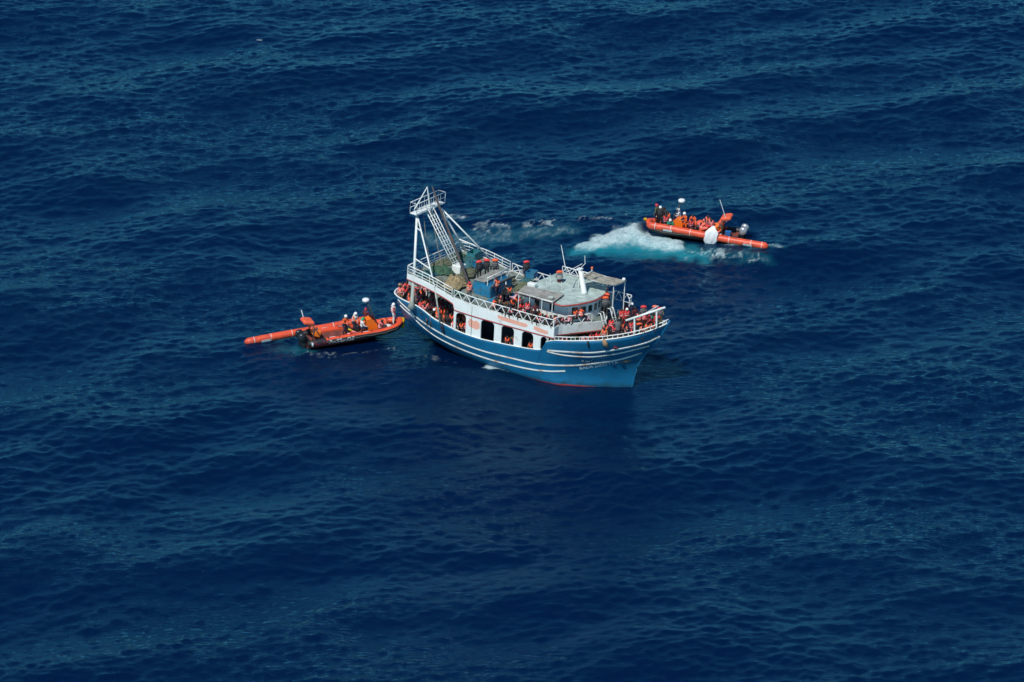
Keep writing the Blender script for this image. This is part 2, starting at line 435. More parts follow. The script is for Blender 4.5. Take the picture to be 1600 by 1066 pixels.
# ------------------------------------------------------------------ the trawler
M_HULL = mat('hull_blue_paint', (0.003, 0.116, 0.245), 0.42, var=0.16, scale=0.5, dirt=(0.008, 0.075, 0.14), dirt_amt=0.35, dirt_scale=0.7, bump=0.12, bscale=2.5)
def rust_runs(m_, col, amt):
    """vertical streaks of rust and grime running down a painted side"""
    n_ = m_.node_tree.nodes; l_ = m_.node_tree.links; b_ = n_['Principled BSDF']; src = b_.inputs['Base Color'].links[0].from_socket
    tc = n_.new('ShaderNodeTexCoord'); mp_ = n_.new('ShaderNodeMapping'); mp_.inputs['Scale'].default_value = (1.6, 1.6, 0.22)
    t_ = n_.new('ShaderNodeTexNoise'); t_.inputs['Scale'].default_value = 1.7; t_.inputs['Detail'].default_value = 9.0; t_.inputs['Roughness'].default_value = 0.7
    r_ = n_.new('ShaderNodeMapRange'); r_.inputs[1].default_value = 0.60; r_.inputs[2].default_value = 0.80; r_.inputs[4].default_value = amt
    x_ = n_.new('ShaderNodeMix'); x_.data_type = 'RGBA'; x_.inputs[7].default_value = (*col, 1)
    l_.new(tc.outputs['Object'], mp_.inputs[0]); l_.new(mp_.outputs[0], t_.inputs[0]); l_.new(t_.outputs['Fac'], r_.inputs[0]); l_.new(r_.outputs[0], x_.inputs[0]); l_.new(src, x_.inputs[6]); l_.new(x_.outputs[2], b_.inputs['Base Color'])
rust_runs(M_HULL, (0.10, 0.06, 0.035), 0.5)
def weed_band(m_, z0, z1, col):
    n_ = m_.node_tree.nodes; l_ = m_.node_tree.links; b_ = n_['Principled BSDF']; src = b_.inputs['Base Color'].links[0].from_socket
    tc = n_.new('ShaderNodeTexCoord'); sx = n_.new('ShaderNodeSeparateXYZ'); t_ = n_.new('ShaderNodeTexNoise'); t_.inputs['Scale'].default_value = 1.4; t_.inputs['Detail'].default_value = 8.0
    ad = n_.new('ShaderNodeMath'); ad.operation = 'MULTIPLY_ADD'; ad.inputs[1].default_value = -0.9
    r_ = n_.new('ShaderNodeMapRange'); r_.inputs[1].default_value = z1; r_.inputs[2].default_value = z0; r_.inputs[4].default_value = 0.65
    x_ = n_.new('ShaderNodeMix'); x_.data_type = 'RGBA'; x_.inputs[7].default_value = (*col, 1)
    l_.new(tc.outputs['Object'], sx.inputs[0]); l_.new(tc.outputs['Object'], t_.inputs[0]); l_.new(t_.outputs['Fac'], ad.inputs[0]); l_.new(sx.outputs['Z'], ad.inputs[2]); l_.new(ad.outputs[0], r_.inputs[0])
    l_.new(r_.outputs[0], x_.inputs[0]); l_.new(src, x_.inputs[6]); l_.new(x_.outputs[2], b_.inputs['Base Color'])
weed_band(M_HULL, -0.35, 0.02, (0.012, 0.05, 0.06))
M_BOOT = mat('hull_red_antifouling', (0.30, 0.035, 0.035), 0.55, var=0.2, scale=1.2)
M_WHITE = mat('ship_white_paint', (0.74, 0.78, 0.75), 0.45, var=0.06, scale=1.1, dirt=(0.42, 0.33, 0.24), dirt_amt=0.22, dirt_scale=1.6)
rust_runs(M_WHITE, (0.40, 0.26, 0.16), 0.45)
M_STRAKE = mat('strake_white_paint', (0.78, 0.80, 0.74), 0.45, var=0.05, dirt=(0.42, 0.20, 0.05), dirt_amt=0.45, dirt_scale=0.9)
M_RED = mat('trim_red_paint', (0.40, 0.060, 0.055), 0.5, var=0.12, scale=2.0)
M_PINK = mat('primer_pink', (0.78, 0.38, 0.28), 0.7, var=0.06, scale=2.0)
M_DECK = mat('deck_grey_green', (0.17, 0.215, 0.19), 0.75, var=0.22, scale=0.9, dirt=(0.09, 0.08, 0.065), dirt_amt=0.6, dirt_scale=0.8)
M_ROOF = mat('roof_weathered', (0.43, 0.54, 0.50), 0.65, var=0.20, scale=1.5, dirt=(0.24, 0.29, 0.26), dirt_amt=0.75, dirt_scale=1.6)
M_DBLUE = mat('deck_blue_paint', (0.010, 0.17, 0.32), 0.55, var=0.2, scale=1.5, dirt=(0.10, 0.13, 0.14), dirt_amt=0.55, dirt_scale=1.8)
M_GREYW = mat('grey_planks', (0.30, 0.30, 0.27), 0.8, var=0.2, scale=2.0, dirt=(0.14, 0.12, 0.10), dirt_amt=0.4, dirt_scale=1.6)
M_TAN = mat('canopy_wood', (0.33, 0.32, 0.26), 0.85, var=0.3, scale=2.5, dirt=(0.20, 0.17, 0.12), dirt_amt=0.6, dirt_scale=1.8)
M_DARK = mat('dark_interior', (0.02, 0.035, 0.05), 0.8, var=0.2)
M_GLASS = mat('wheelhouse_glass', (0.012, 0.03, 0.03), 0.08)
M_BOOM = mat('rusty_boom', (0.062, 0.056, 0.056), 0.8, var=0.3, scale=1.5, dirt=(0.13, 0.06, 0.035), dirt_amt=0.4, dirt_scale=1.3)
M_GREY = mat('grey_steel', (0.36, 0.40, 0.36), 0.6, var=0.12, scale=2.0, dirt=(0.22, 0.15, 0.10), dirt_amt=0.25)
M_ROPE = mat('rope', (0.22, 0.19, 0.14), 0.9)
M_GOLD = mat('emblem_gold', (0.46, 0.25, 0.06), 0.6)
M_BLACK = mat('black_rubber', (0.012, 0.013, 0.015), 0.6)
M_ORL = mat('lamp_orange', (0.75, 0.16, 0.04), 0.4)

SHIP_LOC = (0.53, -3.02, 0.0); SHIP_ROT = (R(-3.5), R(1.0), R(-34.0))
SHIP_M = Matrix.Translation(SHIP_LOC) @ Euler(SHIP_ROT).to_matrix().to_4x4()
ship = empty('fishing_trawler', SHIP_LOC, SHIP_ROT)
tag(ship, 'large blue and white wooden fishing trawler crowded with people, between two orange boats', 'fishing boat')

# hull shell
sv = np.unique(np.concatenate([np.linspace(0, 0.06, 9), np.linspace(0.06, 0.64, 40), np.linspace(0.64, 0.74, 41), np.linspace(0.74, 0.97, 30), np.linspace(0.97, 1, 6)]))
boot_z = pchip([0, .4, .55, .65, .78, .88, .95, 1], [-.35, -.2, .0, .10, .12, .0, -.28, -.35])      # top of the red paint
def hull_pt(s, v, side):
    zt = float(top_z(sheer_x(s)))
    zl = float(boot_z(s)); z_ = -1.6 + (zl + 1.6) * (v / 0.2) if v <= 0.2 else zl + (zt - zl) * (v - 0.2) / 0.8
    x_ = float(stern_x(z_) + (stem_x(z_) - stern_x(z_)) * s)
    return (x_, side * float(half_breadth(s, z_)), z_)
vv = [0, .07, .14, .2] + list(np.linspace(.2, 1, 15)[1:])
hb = MB()
for side in (-1, 1):
    rings = [[hull_pt(s, v, side) for s in sv] for v in vv]
    hb.loft(rings[:4], mi=1, closed=False, cap=False); hb.loft(rings[3:], mi=0, closed=False, cap=False)
    inner = []
    for dz in (0.0, 0.3, 0.7, 1.0):
        row = []
        for p in rings[-1]:
            x_ = min(p[0], float(stem_x(p[2] - dz)) - 0.1) if dz else p[0]
            row.append((x_, side * max(float(hull_y(x_, p[2] - dz)) - 0.13, 0.01), p[2] - dz))
        inner.append(row)
    hb.loft([rings[-1]] + inner, mi=2, closed=False, cap=False)
hull = hb.build('hull', [M_HULL, M_BOOT, M_GREY], ship)

def on_hull(x, z_, off=0.0, side=-1):
    e = 0.02
    y0 = float(hull_y(x, z_)); 
    nx = -(float(hull_y(x + e, z_)) - float(hull_y(x - e, z_))) / (2 * e); nz = -(float(hull_y(x, z_ + e)) - float(hull_y(x, z_ - e))) / (2 * e)
    L_ = math.sqrt(1 + nx * nx + nz * nz)
    return (x + off * nx / L_, side * (y0 + off / L_), z_ + off * nz / L_)

def strake(pts, h, side):
    f = pchip([p[0] for p in pts], [p[1] for p in pts]); q = MB(); rings = []
    xs = np.linspace(pts[0][0], pts[-1][0], int((pts[-1][0] - pts[0][0]) * 4) + 2)
    for x in xs:
        zc = float(f(x)); rings.append([on_hull(x, zc - h / 2, -0.02, side), on_hull(x, zc - h / 2, 0.045, side), on_hull(x, zc + h / 2, 0.045, side), on_hull(x, zc + h / 2, -0.02, side)])
    q.loft(rings, smooth=False); q.build('rubbing_strake', M_STRAKE, ship)
S1 = [(-10.6, 3.2), (-9.4, 2.86), (-7.66, 2.22), (-5.89, 1.88), (-4.12, 1.6), (-0.54, 1.42), (2.2, 1.52), (4.61, 1.63), (6.08, 1.76), (7.95, 1.97), (9.22, 2.27), (10.93, 2.76), (12.4, 3.42)]
S2 = [(-10.4, 2.7), (-8.92, 2.3), (-7.81, 1.72), (-5.96, 1.15), (-2.51, 0.82), (-0.13, 0.78), (2.17, 0.85), (4.59, 1.02), (6.93, 1.29)]
SA = [(5.7, 3.12), (7.08, 3.28), (9.33, 3.48), (11.37, 4.0), (13.1, 4.62), (14.0, 5.25)]
SB = [(5.64, 3.0), (7.18, 2.92), (8.7, 2.95), (10.57, 3.32), (12.16, 3.86), (13.05, 4.2)]
for side in (-1, 1):
    strake(S1, 0.10, side); strake(S2, 0.10, side); strake(SA, 0.11, side); strake(SB, 0.085, side)

# name on the bow, painted along the strake
def hull_writing(vs, fs, x0, x1, z0f, zh, name, material, side=-1):
    xs = [p[0] for p in vs]; a, b = min(xs), max(xs); q = MB()
    out = []
    for p in vs:
        u = (p[0] - a) / (b - a); x = x0 + (x1 - x0) * u; zz = z0f(x) + p[1] / 0.7 * zh
        out.append(on_hull(x, zz, 0.012, side))
    q.add(out, fs); return q.build(name, material, ship)
M_NAME = mat('name_paint', (0.72, 0.76, 0.74), 0.5, var=0.1, scale=3)
nv_, nf_ = text_mesh('BADR DIMYTTA')
hull_writing(nv_, nf_, 8.0, 10.75, lambda x: 1.52 + 0.28 * (x - 8.0), 0.30, 'name_lettering', M_NAME)
# the same name in Arabic script, brushed strokes above the strake
AR = [[(0.0, .1), (.06, .42), (.12, .1), (.2, .35), (.16, .0), (.02, .28)], [(.3, .12), (.55, .02), (.75, .05), (.86, .22)], [(.86, .22), (.98, .36), (1.06, .2)],
      [(.95, -.12), (1.0, -.14)], [(1.2, .25), (1.42, .2), (1.5, .34)], [(1.6, .1), (1.64, .42)], [(1.7, .12), (1.86, .14), (1.86, .4)], [(1.95, .2), (2.1, .42)], [(2.2, .3), (2.34, .34), (2.3, .16)], [(.5, -.14), (.56, -.15)]]
q = MB()
for st in AR:
    P_ = [on_hull(8.3 + u * 0.92, 2.30 + 0.27 * u * 0.92 + v * 0.72, 0.012) for u, v in st]
    q.tube(P_, 0.022, 5, squash=0.4)
M_FADE = mat('faded_name_paint', (0.30, 0.42, 0.46), 0.6)
tag(q.build('arabic_lettering', M_FADE, ship), kind='stuff')
q = MB()
ring = [on_hull(11.25 + 0.36 * math.cos(g), 2.52 + 0.13 * (11.25 - 11.25) + 0.10 * math.sin(g) + 0.10 * math.cos(g), 0.015) for g in np.linspace(0, 2 * math.pi, 18, endpoint=False)]
q.tube(ring, 0.03, 6, closed=True, squash=0.5); q.tube([on_hull(11.15, 2.5, .015), on_hull(11.22, 2.53, .015), on_hull(11.4, 2.54, .015)], .05, 6, squash=.5)
q.build('eye_emblem', M_GOLD, ship)

# decks
main_z = pchip([-12, -8, -4, 0, 5.6], [2.35, 2.2, 1.7, 1.5, 1.75])
fore_z = pchip([5.3, 8, 11, 14.5], [3.15, 3.85, 4.7, 6.1])
def deck(name, x0, x1, zf, inset, material, n_=26, tk=0.08):
    q = MB(); A = []; Bq = []
    for x in np.linspace(x0, x1, n_):
        z_ = float(zf(x)); y = max(float(hull_y(x, z_)) - inset, 0.03)
        A.append([(x, -y, z_), (x, -y / 3, z_ + .02), (x, y / 3, z_ + .02), (x, y, z_), (x, y, z_ - tk), (x, -y, z_ - tk)])
    q.loft(A, smooth=False); return q.build(name, material, ship)
deck('main_deck', -11.3, 5.5, main_z, 0.07, M_DECK)
deck('foredeck', 5.35, 13.9, fore_z, 0.07, M_DECK)
q = MB(); q.slab([(-3.7, 1.6), (3.7, 1.6), (3.9, 4.3), (-3.9, 4.3)], lambda u, v, d: (5.6 + d, u, v), 0.08); q.build('forward_bulkhead', M_WHITE, ship)

# fore railing: short white stanchions between the hull and a heavy cap
for side in (-1, 1):
    q = MB(); P_ = []; Q_ = []
    for x in np.linspace(5.5, 14.5, 50):
        zt = float(top_z(x)); y = max(float(hull_y(x, zt)) - 0.06, 0.05)
        P_.append((x, side * y, zt + 0.34)); Q_.append((x, side * y, zt + 0.03))
    q.tube(P_, 0.055, 8, squash=0.7); q.tube(Q_, 0.085, 8, squash=0.5)
    fr = q.build('fore_railing', M_WHITE, ship)
    for x in np.arange(5.6, 14.3, 0.36):
        zt = float(top_z(x)); y = max(float(hull_y(x, zt)) - 0.06, 0.05)
        bar('stanchion', (x, side * y, zt + 0.04), (x, side * y, zt + 0.33), 0.038, M_WHITE, fr, 4)
    # aft gunwale cap
    q = MB(); P_ = []
    for s in sv[sheer_x(sv) < 5.2]:
        xx, yy, zz = hull_pt(float(s), 1.0, side); P_.append((xx, yy - side * 0.05, zz + 0.03))
    q.tube(P_, 0.085, 6, squash=0.55); q.build('gunwale_cap', M_WHITE, ship)

# boat deck: roof of the shelter, its white fascia and red trim
bd_z = pchip([-9.2, -7, -5.9, -4, -2, 0, 4, 6.3, 9], [6.2, 6.02, 5.83, 5.42, 5.22, 5.16, 5.13, 5.2, 5.24])
bd_y = pchip([-9.2, -6, -3, 6.3], [4.0, 4.34, 4.46, 4.46])
def bd_front(y): return 8.55 - 0.58 * (abs(y) ** 1.12) * 0.95
FY = np.linspace(-4.46, 4.46, 25)
q = MB(); xs = list(np.linspace(-9.0, 6.2, 40)); rings = []
for x in xs:
    y = float(bd_y(x)); z_ = float(bd_z(x)); rings.append([(x, y * t, z_ + 0.03 * (1 - t * t)) for t in np.linspace(-1, 1, 9)])
q.loft(rings, closed=False, cap=False, smooth=False)
fr_ = [(6.2, float(t), float(bd_z(6.2)) + 0.03 * (1 - (t / 4.46) ** 2)) for t in FY]; fe = [(max(bd_front(t), 6.25), float(t), 5.23 + 0.03 * (1 - (t / 4.46) ** 2)) for t in FY]
q.loft([fr_, fe], closed=False, cap=False, smooth=False)
und = [[(p[0], p[1], p[2] - 0.12) for p in r_] for r_ in rings]; q.loft([r_[::-1] for r_ in und], closed=False, cap=False, smooth=False)
q.loft([[(p[0], p[1], p[2] - 0.12) for p in fr_[::-1]], [(p[0], p[1], p[2] - 0.12) for p in fe[::-1]]], closed=False, cap=False, smooth=False)
q.build('boat_deck', M_DECK, ship)
fas_b = pchip([-9.2, -7, -4, -3.9, -3.75, 0, 6.3], [5.82, 5.62, 4.95, 4.9, 4.42, 4.33, 4.38])
for side in (-1, 1):
    q = MB(); t_ = MB(); ra = []; rb = []
    for x in sorted(list(np.linspace(-9.0, 6.3, 50)) + [-3.9, -3.75]):
        y = side * (float(bd_y(x)) + 0.03); zt = float(bd_z(x)) + 0.03; zb = float(fas_b(x)); yi = y - side * 0.09
        ra.append([(x, y, zt), (x, y, zb), (x, yi, zb), (x, yi, zt)])
        yo = y + side * 0.02
        rb.append([(x, yo, zb + 0.02), (x, yo, zb - 0.07), (x, yi - side * .01, zb - 0.07), (x, yi - side * .01, zb + 0.02)])
    q.loft(ra, smooth=False); q.build('fascia', M_WHITE, ship); t_.loft(rb, smooth=False); t_.build('red_trim', M_RED, ship)
q = MB(); t_ = MB(); ra = []; rb = []
for y in FY:
    x = max(bd_front(y), 6.25) + 0.02
    ra.append([(x, y, 5.26), (x - .12 * (1 - abs(y) / 9), y, 4.42), (x - .22, y, 4.42), (x - .1, y, 5.26)]); rb.append([(x - .08, y, 4.45), (x - .09, y, 4.34), (x - .26, y, 4.34), (x - .26, y, 4.45)])
q.loft(ra, smooth=False); q.build('fascia', M_WHITE, ship); t_.loft(rb, smooth=False); t_.build('red_trim', M_RED, ship)

# house side walls with arched openings, standing on the sheer of the hull
OPEN = [(-3.57, -2.53), (-1.01, 0.35), (1.06, 2.34), (3.12, 4.28), (4.99, 5.75)]
def wall_y(x): return float(bd_y(x)) - 0.005
for side in (-1, 1):
    fn = lambda u, v, d, s_=side: (u, s_ * (wall_y(u) - d), v)
    q = MB(); edges = [-3.8] + [e for o_ in OPEN for e in o_]
    def base(x): return float(top_z(x)) - 0.05
    def topw(x): return float(fas_b(max(x, -3.7))) + 0.1
    for i in range(0, len(edges) - 1, 2):                    # solid piers
        a, b_ = edges[i], edges[i + 1]
        us = np.linspace(a, b_, 4)
        q.slab([(u, base(min(u, 5.0))) for u in us] + [(u, topw(u)) for u in us[::-1]], fn, 0.1)
    for a, b_ in OPEN:                                        # arch spandrels
        r_ = 0.34; zt = 4.24; mid = (a + b_) / 2
        arcL = [(a + r_ - r_ * math.cos(g), zt - r_ + r_ * math.sin(g)) for g in np.linspace(0, math.pi / 2, 6)]
        arcR = [(b_ - r_ + r_ * math.sin(g), zt - r_ + r_ * math.cos(g)) for g in np.linspace(0, math.pi / 2, 6)]
        q.slab(arcL + [(mid, zt), (mid, topw(mid)), (a, topw(a))], fn, 0.1)
        q.slab([(mid, zt)] + arcR + [(b_, topw(b_)), (mid, topw(mid))], fn, 0.1)
    q.build('house_wall', M_WHITE, ship)
    for (a, b_, z0, z1) in ((-2.25, -1.15, 3.3, 4.02),):
        if side < 0:
            pl = [(a + .03, z0 + .05), (a + .4, z0 - .05), (b_ - .25, z0 - .12), (b_, z0 + .1), (b_ + .02, z1 - .2), (b_ - .3, z1 - .02), (b_ - .6, z1 - .12), (a + .1, z1 + .05), (a - .04, z1 - .3)]
            q = MB(); q.slab(pl, lambda u, v, d: (u, -(wall_y(u) + 0.006 - d), v), 0.004); q.build('primer_patch', M_PINK, ship)
    if side < 0:
        for pl in ([(0.6, 5.05), (1.6, 5.04), (2.8, 4.98), (3.6, 4.98), (3.66, 4.72), (3.3, 4.62), (2.2, 4.64), (1.1, 4.66), (0.68, 4.78)],
                   [(4.3, 4.98), (4.9, 4.92), (5.7, 4.84), (5.74, 4.58), (5.3, 4.52), (4.6, 4.58), (4.28, 4.7)]):
            q = MB(); q.slab(pl, lambda u, v, d: (u, -(float(bd_y(u)) + 0.036 - d), v), 0.004); q.build('primer_patch', M_PINK, ship)
# engine casing inside the shelter, dark
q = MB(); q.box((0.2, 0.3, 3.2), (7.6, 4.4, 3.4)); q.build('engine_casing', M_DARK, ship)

# railings
def railing(pts, h, style, name='railing', step=0.62, rows=2):
    pts = [Vector(p) for p in pts]; d = [0.0]
    for a, b_ in zip(pts, pts[1:]): d.append(d[-1] + (b_ - a).length)
    def at(t):
        t = min(max(t, 0), d[-1])
        for i in range(len(pts) - 1):
            if t <= d[i + 1] + 1e-9: return pts[i].lerp(pts[i + 1], (t - d[i]) / (d[i + 1] - d[i]))
    n_ = max(1, round(d[-1] / step)); q = MB()
    P_ = [at(d[-1] * i / n_) for i in range(n_ + 1)]; up = Vector((0, 0, 1))
    q.tube([p + up * h for p in P_], 0.042, 6); q.tube([p + up * 0.06 for p in P_], 0.03, 6)
    if style == 'bars':
        for k in range(1, rows + 1): q.tube([p + up * (h * k / (rows + 1)) for p in P_], 0.026, 6)
    ro = q.build(name, M_WHITE, ship)
    for i, p in enumerate(P_):
        if style != 'truss' or i in (0, n_): bar('post', p, p + up * h, 0.034, M_WHITE, ro)
        if style == 'truss' and i < n_:
            lo, hi = (p, P_[i + 1]) if i % 2 == 0 else (P_[i + 1], p)
            bar('brace', lo + up * 0.06, hi + up * (h - 0.02), 0.036, M_WHITE, ro)
    return ro
for side in (-1, 1):
    ed = lambda x, s_=side: (x, s_ * (float(bd_y(x)) - 0.05), float(bd_z(x)) + 0.02)
    railing([ed(x) for x in np.linspace(-9.0, -4.1, 8)], 0.78, 'bars', step=0.8)
    railing([ed(x) for x in np.linspace(-3.9, 6.2, 12)], 0.72, 'truss', step=0.44)
    railing([(max(bd_front(y), 6.2) - 0.05, y, 5.25) for y in np.linspace(side * 4.4, side * 1.15, 7)], 0.75, 'truss', step=0.46)
railing([(-9.0, y, 6.2) for y in np.linspace(-3.9, 3.9, 6)], 0.78, 'bars', step=1.0)
railing([(-3.2, 2.0, 5.25), (-2.1, 3.9, 5.24)], 0.9, 'truss', name='deck_barrier', step=0.5)

# ladders from the boat deck down to the foredeck
for yy in (0.75, -0.75):
    q = MB()
    for s_ in (-0.22, 0.22):
        q.tube([(8.3, yy + s_, 6.1), (8.55, yy + s_, 6.15), (8.75, yy + s_, 5.6), (9.3, yy + s_, float(fore_z(9.3)))], 0.04, 6)
    la = q.build('ladder', M_WHITE, ship)
    for k in range(6):
        t = k / 5.5; x = 8.85 + 0.45 * t; z_ = 5.25 + (float(fore_z(9.3)) - 5.25) * t + 0.1
        bar('rung', (x, yy - 0.22, z_), (x, yy + 0.22, z_), 0.03, M_WHITE, la)

# wheelhouse
def wh_front(y, k=0.0): return 7.45 + k - 0.17 * y * y
q = MB()
def band(z0, z1, inset=0.0, th=0.08):
    ys = np.linspace(-2.6, 2.6, 15); O_ = [(2.0, -2.6)] + [(wh_front(y) - inset, float(y)) for y in ys] + [(2.0, 2.6)]
    I_ = [(x - th if 0 < i < len(O_) - 1 else x, y * (1 - th / 2.6)) for i, (x, y) in enumerate(O_)]
    return O_, I_
def wh_band(mb, z0, z1):
    O_, I_ = band(z0, z1)
    mb.loft([[(x, y, z0) for x, y in O_], [(x, y, z1) for x, y in O_], [(x, y, z1) for x, y in I_], [(x, y, z0) for x, y in I_], [(x, y, z0) for x, y in O_]], closed=False, cap=False, smooth=False)
wh_band(q, 5.2, 5.92); wh_band(q, 6.52, 6.85)
WIN = [-2.05, -1.37, -0.69, 0.0, 0.69, 1.37, 2.05]
eds = [-2.6] + [e for c_ in WIN for e in (c_ - 0.235, c_ + 0.235)] + [2.6]
for i in range(0, len(eds), 2):
    a, b_ = eds[i], eds[i + 1]
    q.slab([(a, 5.91), (b_, 5.91), (b_, 6.53), (a, 6.53)], lambda u, v, d: (wh_front(u) - d, u, v), 0.08)
for side in (-1, 1):                                         # side walls between sill and head, leaving a window and a door
    for a, b_ in ((2.0, 3.0), (3.5, 4.5), (5.0, 6.3)):
        q.slab([(a, 5.91), (b_, 5.91), (b_, 6.53), (a, 6.53)], lambda u, v, d, s_=side: (u, s_ * (2.6 - d), v), 0.08)
q.box((2.04, 0, 6.02), (0.08, 5.0, 1.64))
whw = q.build('wheelhouse_wall', M_WHITE, ship)
for c_ in WIN:
    q = MB(); q.slab([(c_ - .25, 5.88), (c_ + .25, 5.88), (c_ + .25, 6.56), (c_ - .25, 6.56)], lambda u, v, d: (wh_front(u) - 0.05 - d, u, v), 0.012); q.build('window_pane', M_GLASS, whw)
for side in (-1, 1):
    for a, b_ in ((3.0, 3.5), (4.5, 5.0)):
        q = MB(); q.slab([(a - .02, 5.9), (b_ + .02, 5.9), (b_ + .02, 6.54), (a - .02, 6.54)], lambda u, v, d, s_=side: (u, s_ * (2.54 - d), v), 0.012); q.build('window_pane', M_GLASS, whw)
# wheelhouse roof of narrow boards, with red rim
RY = 3.42
def roof_x(y): return 7.66 - 0.115 * y * y
q = MB(); nb = 20; ys = np.linspace(-RY, RY, nb + 1); g_ = random.Random(5)
for i in range(nb):
    a, b_ = ys[i] + 0.022, ys[i + 1] - 0.022; dz = g_.uniform(-0.02, 0.02)
    x0 = 1.6 + (0.5 if (a + b_) / 2 < -2.2 else 0); zc = lambda y: 6.98 + 0.07 * (1 - (y / RY) ** 2) + dz
    sp = 4.2 + g_.uniform(-1.2, 1.2)
    for (p0, p1a, p1b) in ((x0, sp - .012, sp - .012), (sp, roof_x(a) - .03, roof_x(b_) - .03)):
        q.add([(p0, a, zc(a)), (p1a, a, zc(a)), (p1b, b_, zc(b_)), (p0, b_, zc(b_)), (p0, a, zc(a) - .05), (p1a, a, zc(a) - .05), (p1b, b_, zc(b_) - .05), (p0, b_, zc(b_) - .05)],
              [(0, 1, 2, 3), (7, 6, 5, 4), (0, 4, 5, 1), (1, 5, 6, 2), (2, 6, 7, 3), (3, 7, 4, 0)])
O_ = [(1.62, -RY + .02)] + [(roof_x(y) - .04, float(y)) for y in np.linspace(-RY + .02, RY - .02, 17)] + [(1.62, RY - .02)]
q.loft([[(x, y, 6.84) for x, y in O_], [(x, y, 6.935) for x, y in O_]])
roof = q.build('wheelhouse_roof', M_ROOF, ship)
q = MB(); q.tube([(1.6, -RY, 6.93)] + [(roof_x(y), float(y), 6.93) for y in np.linspace(-RY, RY, 21)] + [(1.6, RY, 6.93)], 0.07, 6); q.build('roof_rim', M_RED, roof)
# roof railing on the port side and aft awning over the starboard passage
railing([(2.0, 3.1, 7.03), (5.2, 3.1, 7.03), (6.9, 2.9, 7.03)], 0.62, 'truss', name='roof_railing', step=0.4)
q = MB(); cz = lambda x, y: 6.98 + 0.05 * (y + 3.6)
pl = [(1.95, -3.75), (5.55, -3.6), (5.25, -1.55), (1.6, -2.0)]
q.slab(pl, lambda u, v, d: (u, v, 7.16 + 0.04 * (v + 3.6) - d), 0.05)
q.box((3.7, -3.62, 7.13), (3.5, 0.06, 0.1), mi=1); aw = q.build('passage_awning', [M_GREYW, M_WHITE], ship)
for x, y in ((2.1, -3.65), (3.2, -3.65), (4.4, -3.62), (5.4, -3.56)):
    bar('awning_post', (x, y, 5.2), (x, y, 7.13), 0.04, M_WHITE, aw)
# fore awning over the bridge wing
q = MB(); z_ = 8.0
pl = [(4.8, 0.94), (5.26, 2.81), (7.0, 2.85), (8.66, 2.68), (8.4, 1.18), (6.6, 1.0)]
q.tube([(4.85, 1.0, z_ - .06), (5.3, 2.75, z_ - .06), (8.6, 2.62, z_ - .06), (8.35, 1.24, z_ - .06)], .04, 6, closed=True); aw = q.build('bridge_awning', M_WHITE, ship)
for k in range(9):
    u0 = 4.82 + .402 * k; u1 = u0 + .385; f0 = (u0 - 4.8) / 3.6
    q = MB(); q.slab([(u0, .96 + .06 * f0 + .05 * math.sin(5 * k)), (u1, .98 + .06 * f0), (u1 + .35 * (1 - f0) + .25 * f0, 2.8 - .12 * f0), (u0 + .42 * (1 - f0) + .27 * f0, 2.82 - .1 * f0 - .06 * math.sin(3 * k))], lambda u, v, d: (u, v, z_ + .05 * math.sin(1.7 * u) + .012 * (k % 3) - d), .03); q.build('board', M_TAN, aw)
for i, (x, y) in enumerate(((5.0, 1.05), (5.4, 2.7), (8.55, 2.62), (8.3, 1.28))):
    bar('awning_post', (x, y, 7.0 if x < 7 else 5.25), (x, y, z_), 0.045, M_WHITE, aw)
railing([(7.3, 3.1, 5.95), (9.2, 3.0, 6.0), (9.3, 2.3, 6.0)], 0.78, 'truss', name='wing_railing', step=0.45)
q = MB(); q.ball((8.5, 2.5, 8.2), (.16, .16, .16)); q.tube([(8.5, 2.5, 8.0), (8.5, 2.5, 8.15)], .05, 6); q.build('searchlight', M_WHITE, ship)

# signal mast on the wheelhouse roof
q = MB(); b0 = Vector((6.2, 0.1, 7.0)); t0 = Vector((5.62, 0.1, 9.1))
q.tube([b0, b0.lerp(t0, .08), t0], [0.30, 0.24, 0.17], 12); q.box(t0, (0.42, 0.42, 0.08)); mast = q.build('signal_mast', M_WHITE, ship)
bar('cross_arm', (5.3, 0.9, 9.25), (4.85, -0.75, 8.85), 0.03, M_WHITE, mast); bar('cross_arm', (5.62, 0.1, 9.1), (5.5, 1.1, 9.3), 0.03, M_WHITE, mast)
bar('stub_aerial', (5.45, 1.1, 9.3), (5.4, 1.1, 9.95), 0.028, M_WHITE, mast)
bar('stay', (5.1, -0.6, 8.9), (5.95, 0.1, 8.3), 0.018, M_WHITE, mast)
bar('lamp_arm', (5.7, 0.1, 8.4), (6.3, 0.9, 8.85), 0.025, M_WHITE, mast)
q = MB(); q.tube([(6.3, .9, 8.85), (6.3, .9, 9.0)], .06, 8, mi=1); q.tube([(6.3, .9, 9.0), (6.3, .9, 9.05), (6.3, .9, 9.2), (6.3, .9, 9.24)], [.07, .1, .1, .05], 8); q.build('mast_lamp', [M_ORL, M_WHITE], mast)
q = MB(); q.tube([(4.85, -.75, 8.8), (4.6, -.72, 9.5), (4.1, -.65, 11.05)], [.05, .035, .018], 6); q.build('whip_aerial', M_WHITE, mast)
for x, y in ((3.3, -1.2), (4.4, -0.6), (2.6, 0.4)):
    bar('stay_post', (x, y, 7.0), (x - .1, y, 7.85), 0.02, M_WHITE, roof)
q = MB(); q.bevbox((2.0, -1.5, 7.25), (0.75, 0.5, 0.32), 0.04); q.build('roof_box', M_WHITE, roof)
q = MB(); q.bevbox((5.0, -3.2, 7.32), (0.4, 0.35, 0.22), 0.05); q.ball((5.15, -3.25, 7.36), (.16, .16, .14)); q.build('flood_lamp', M_GREY, roof)

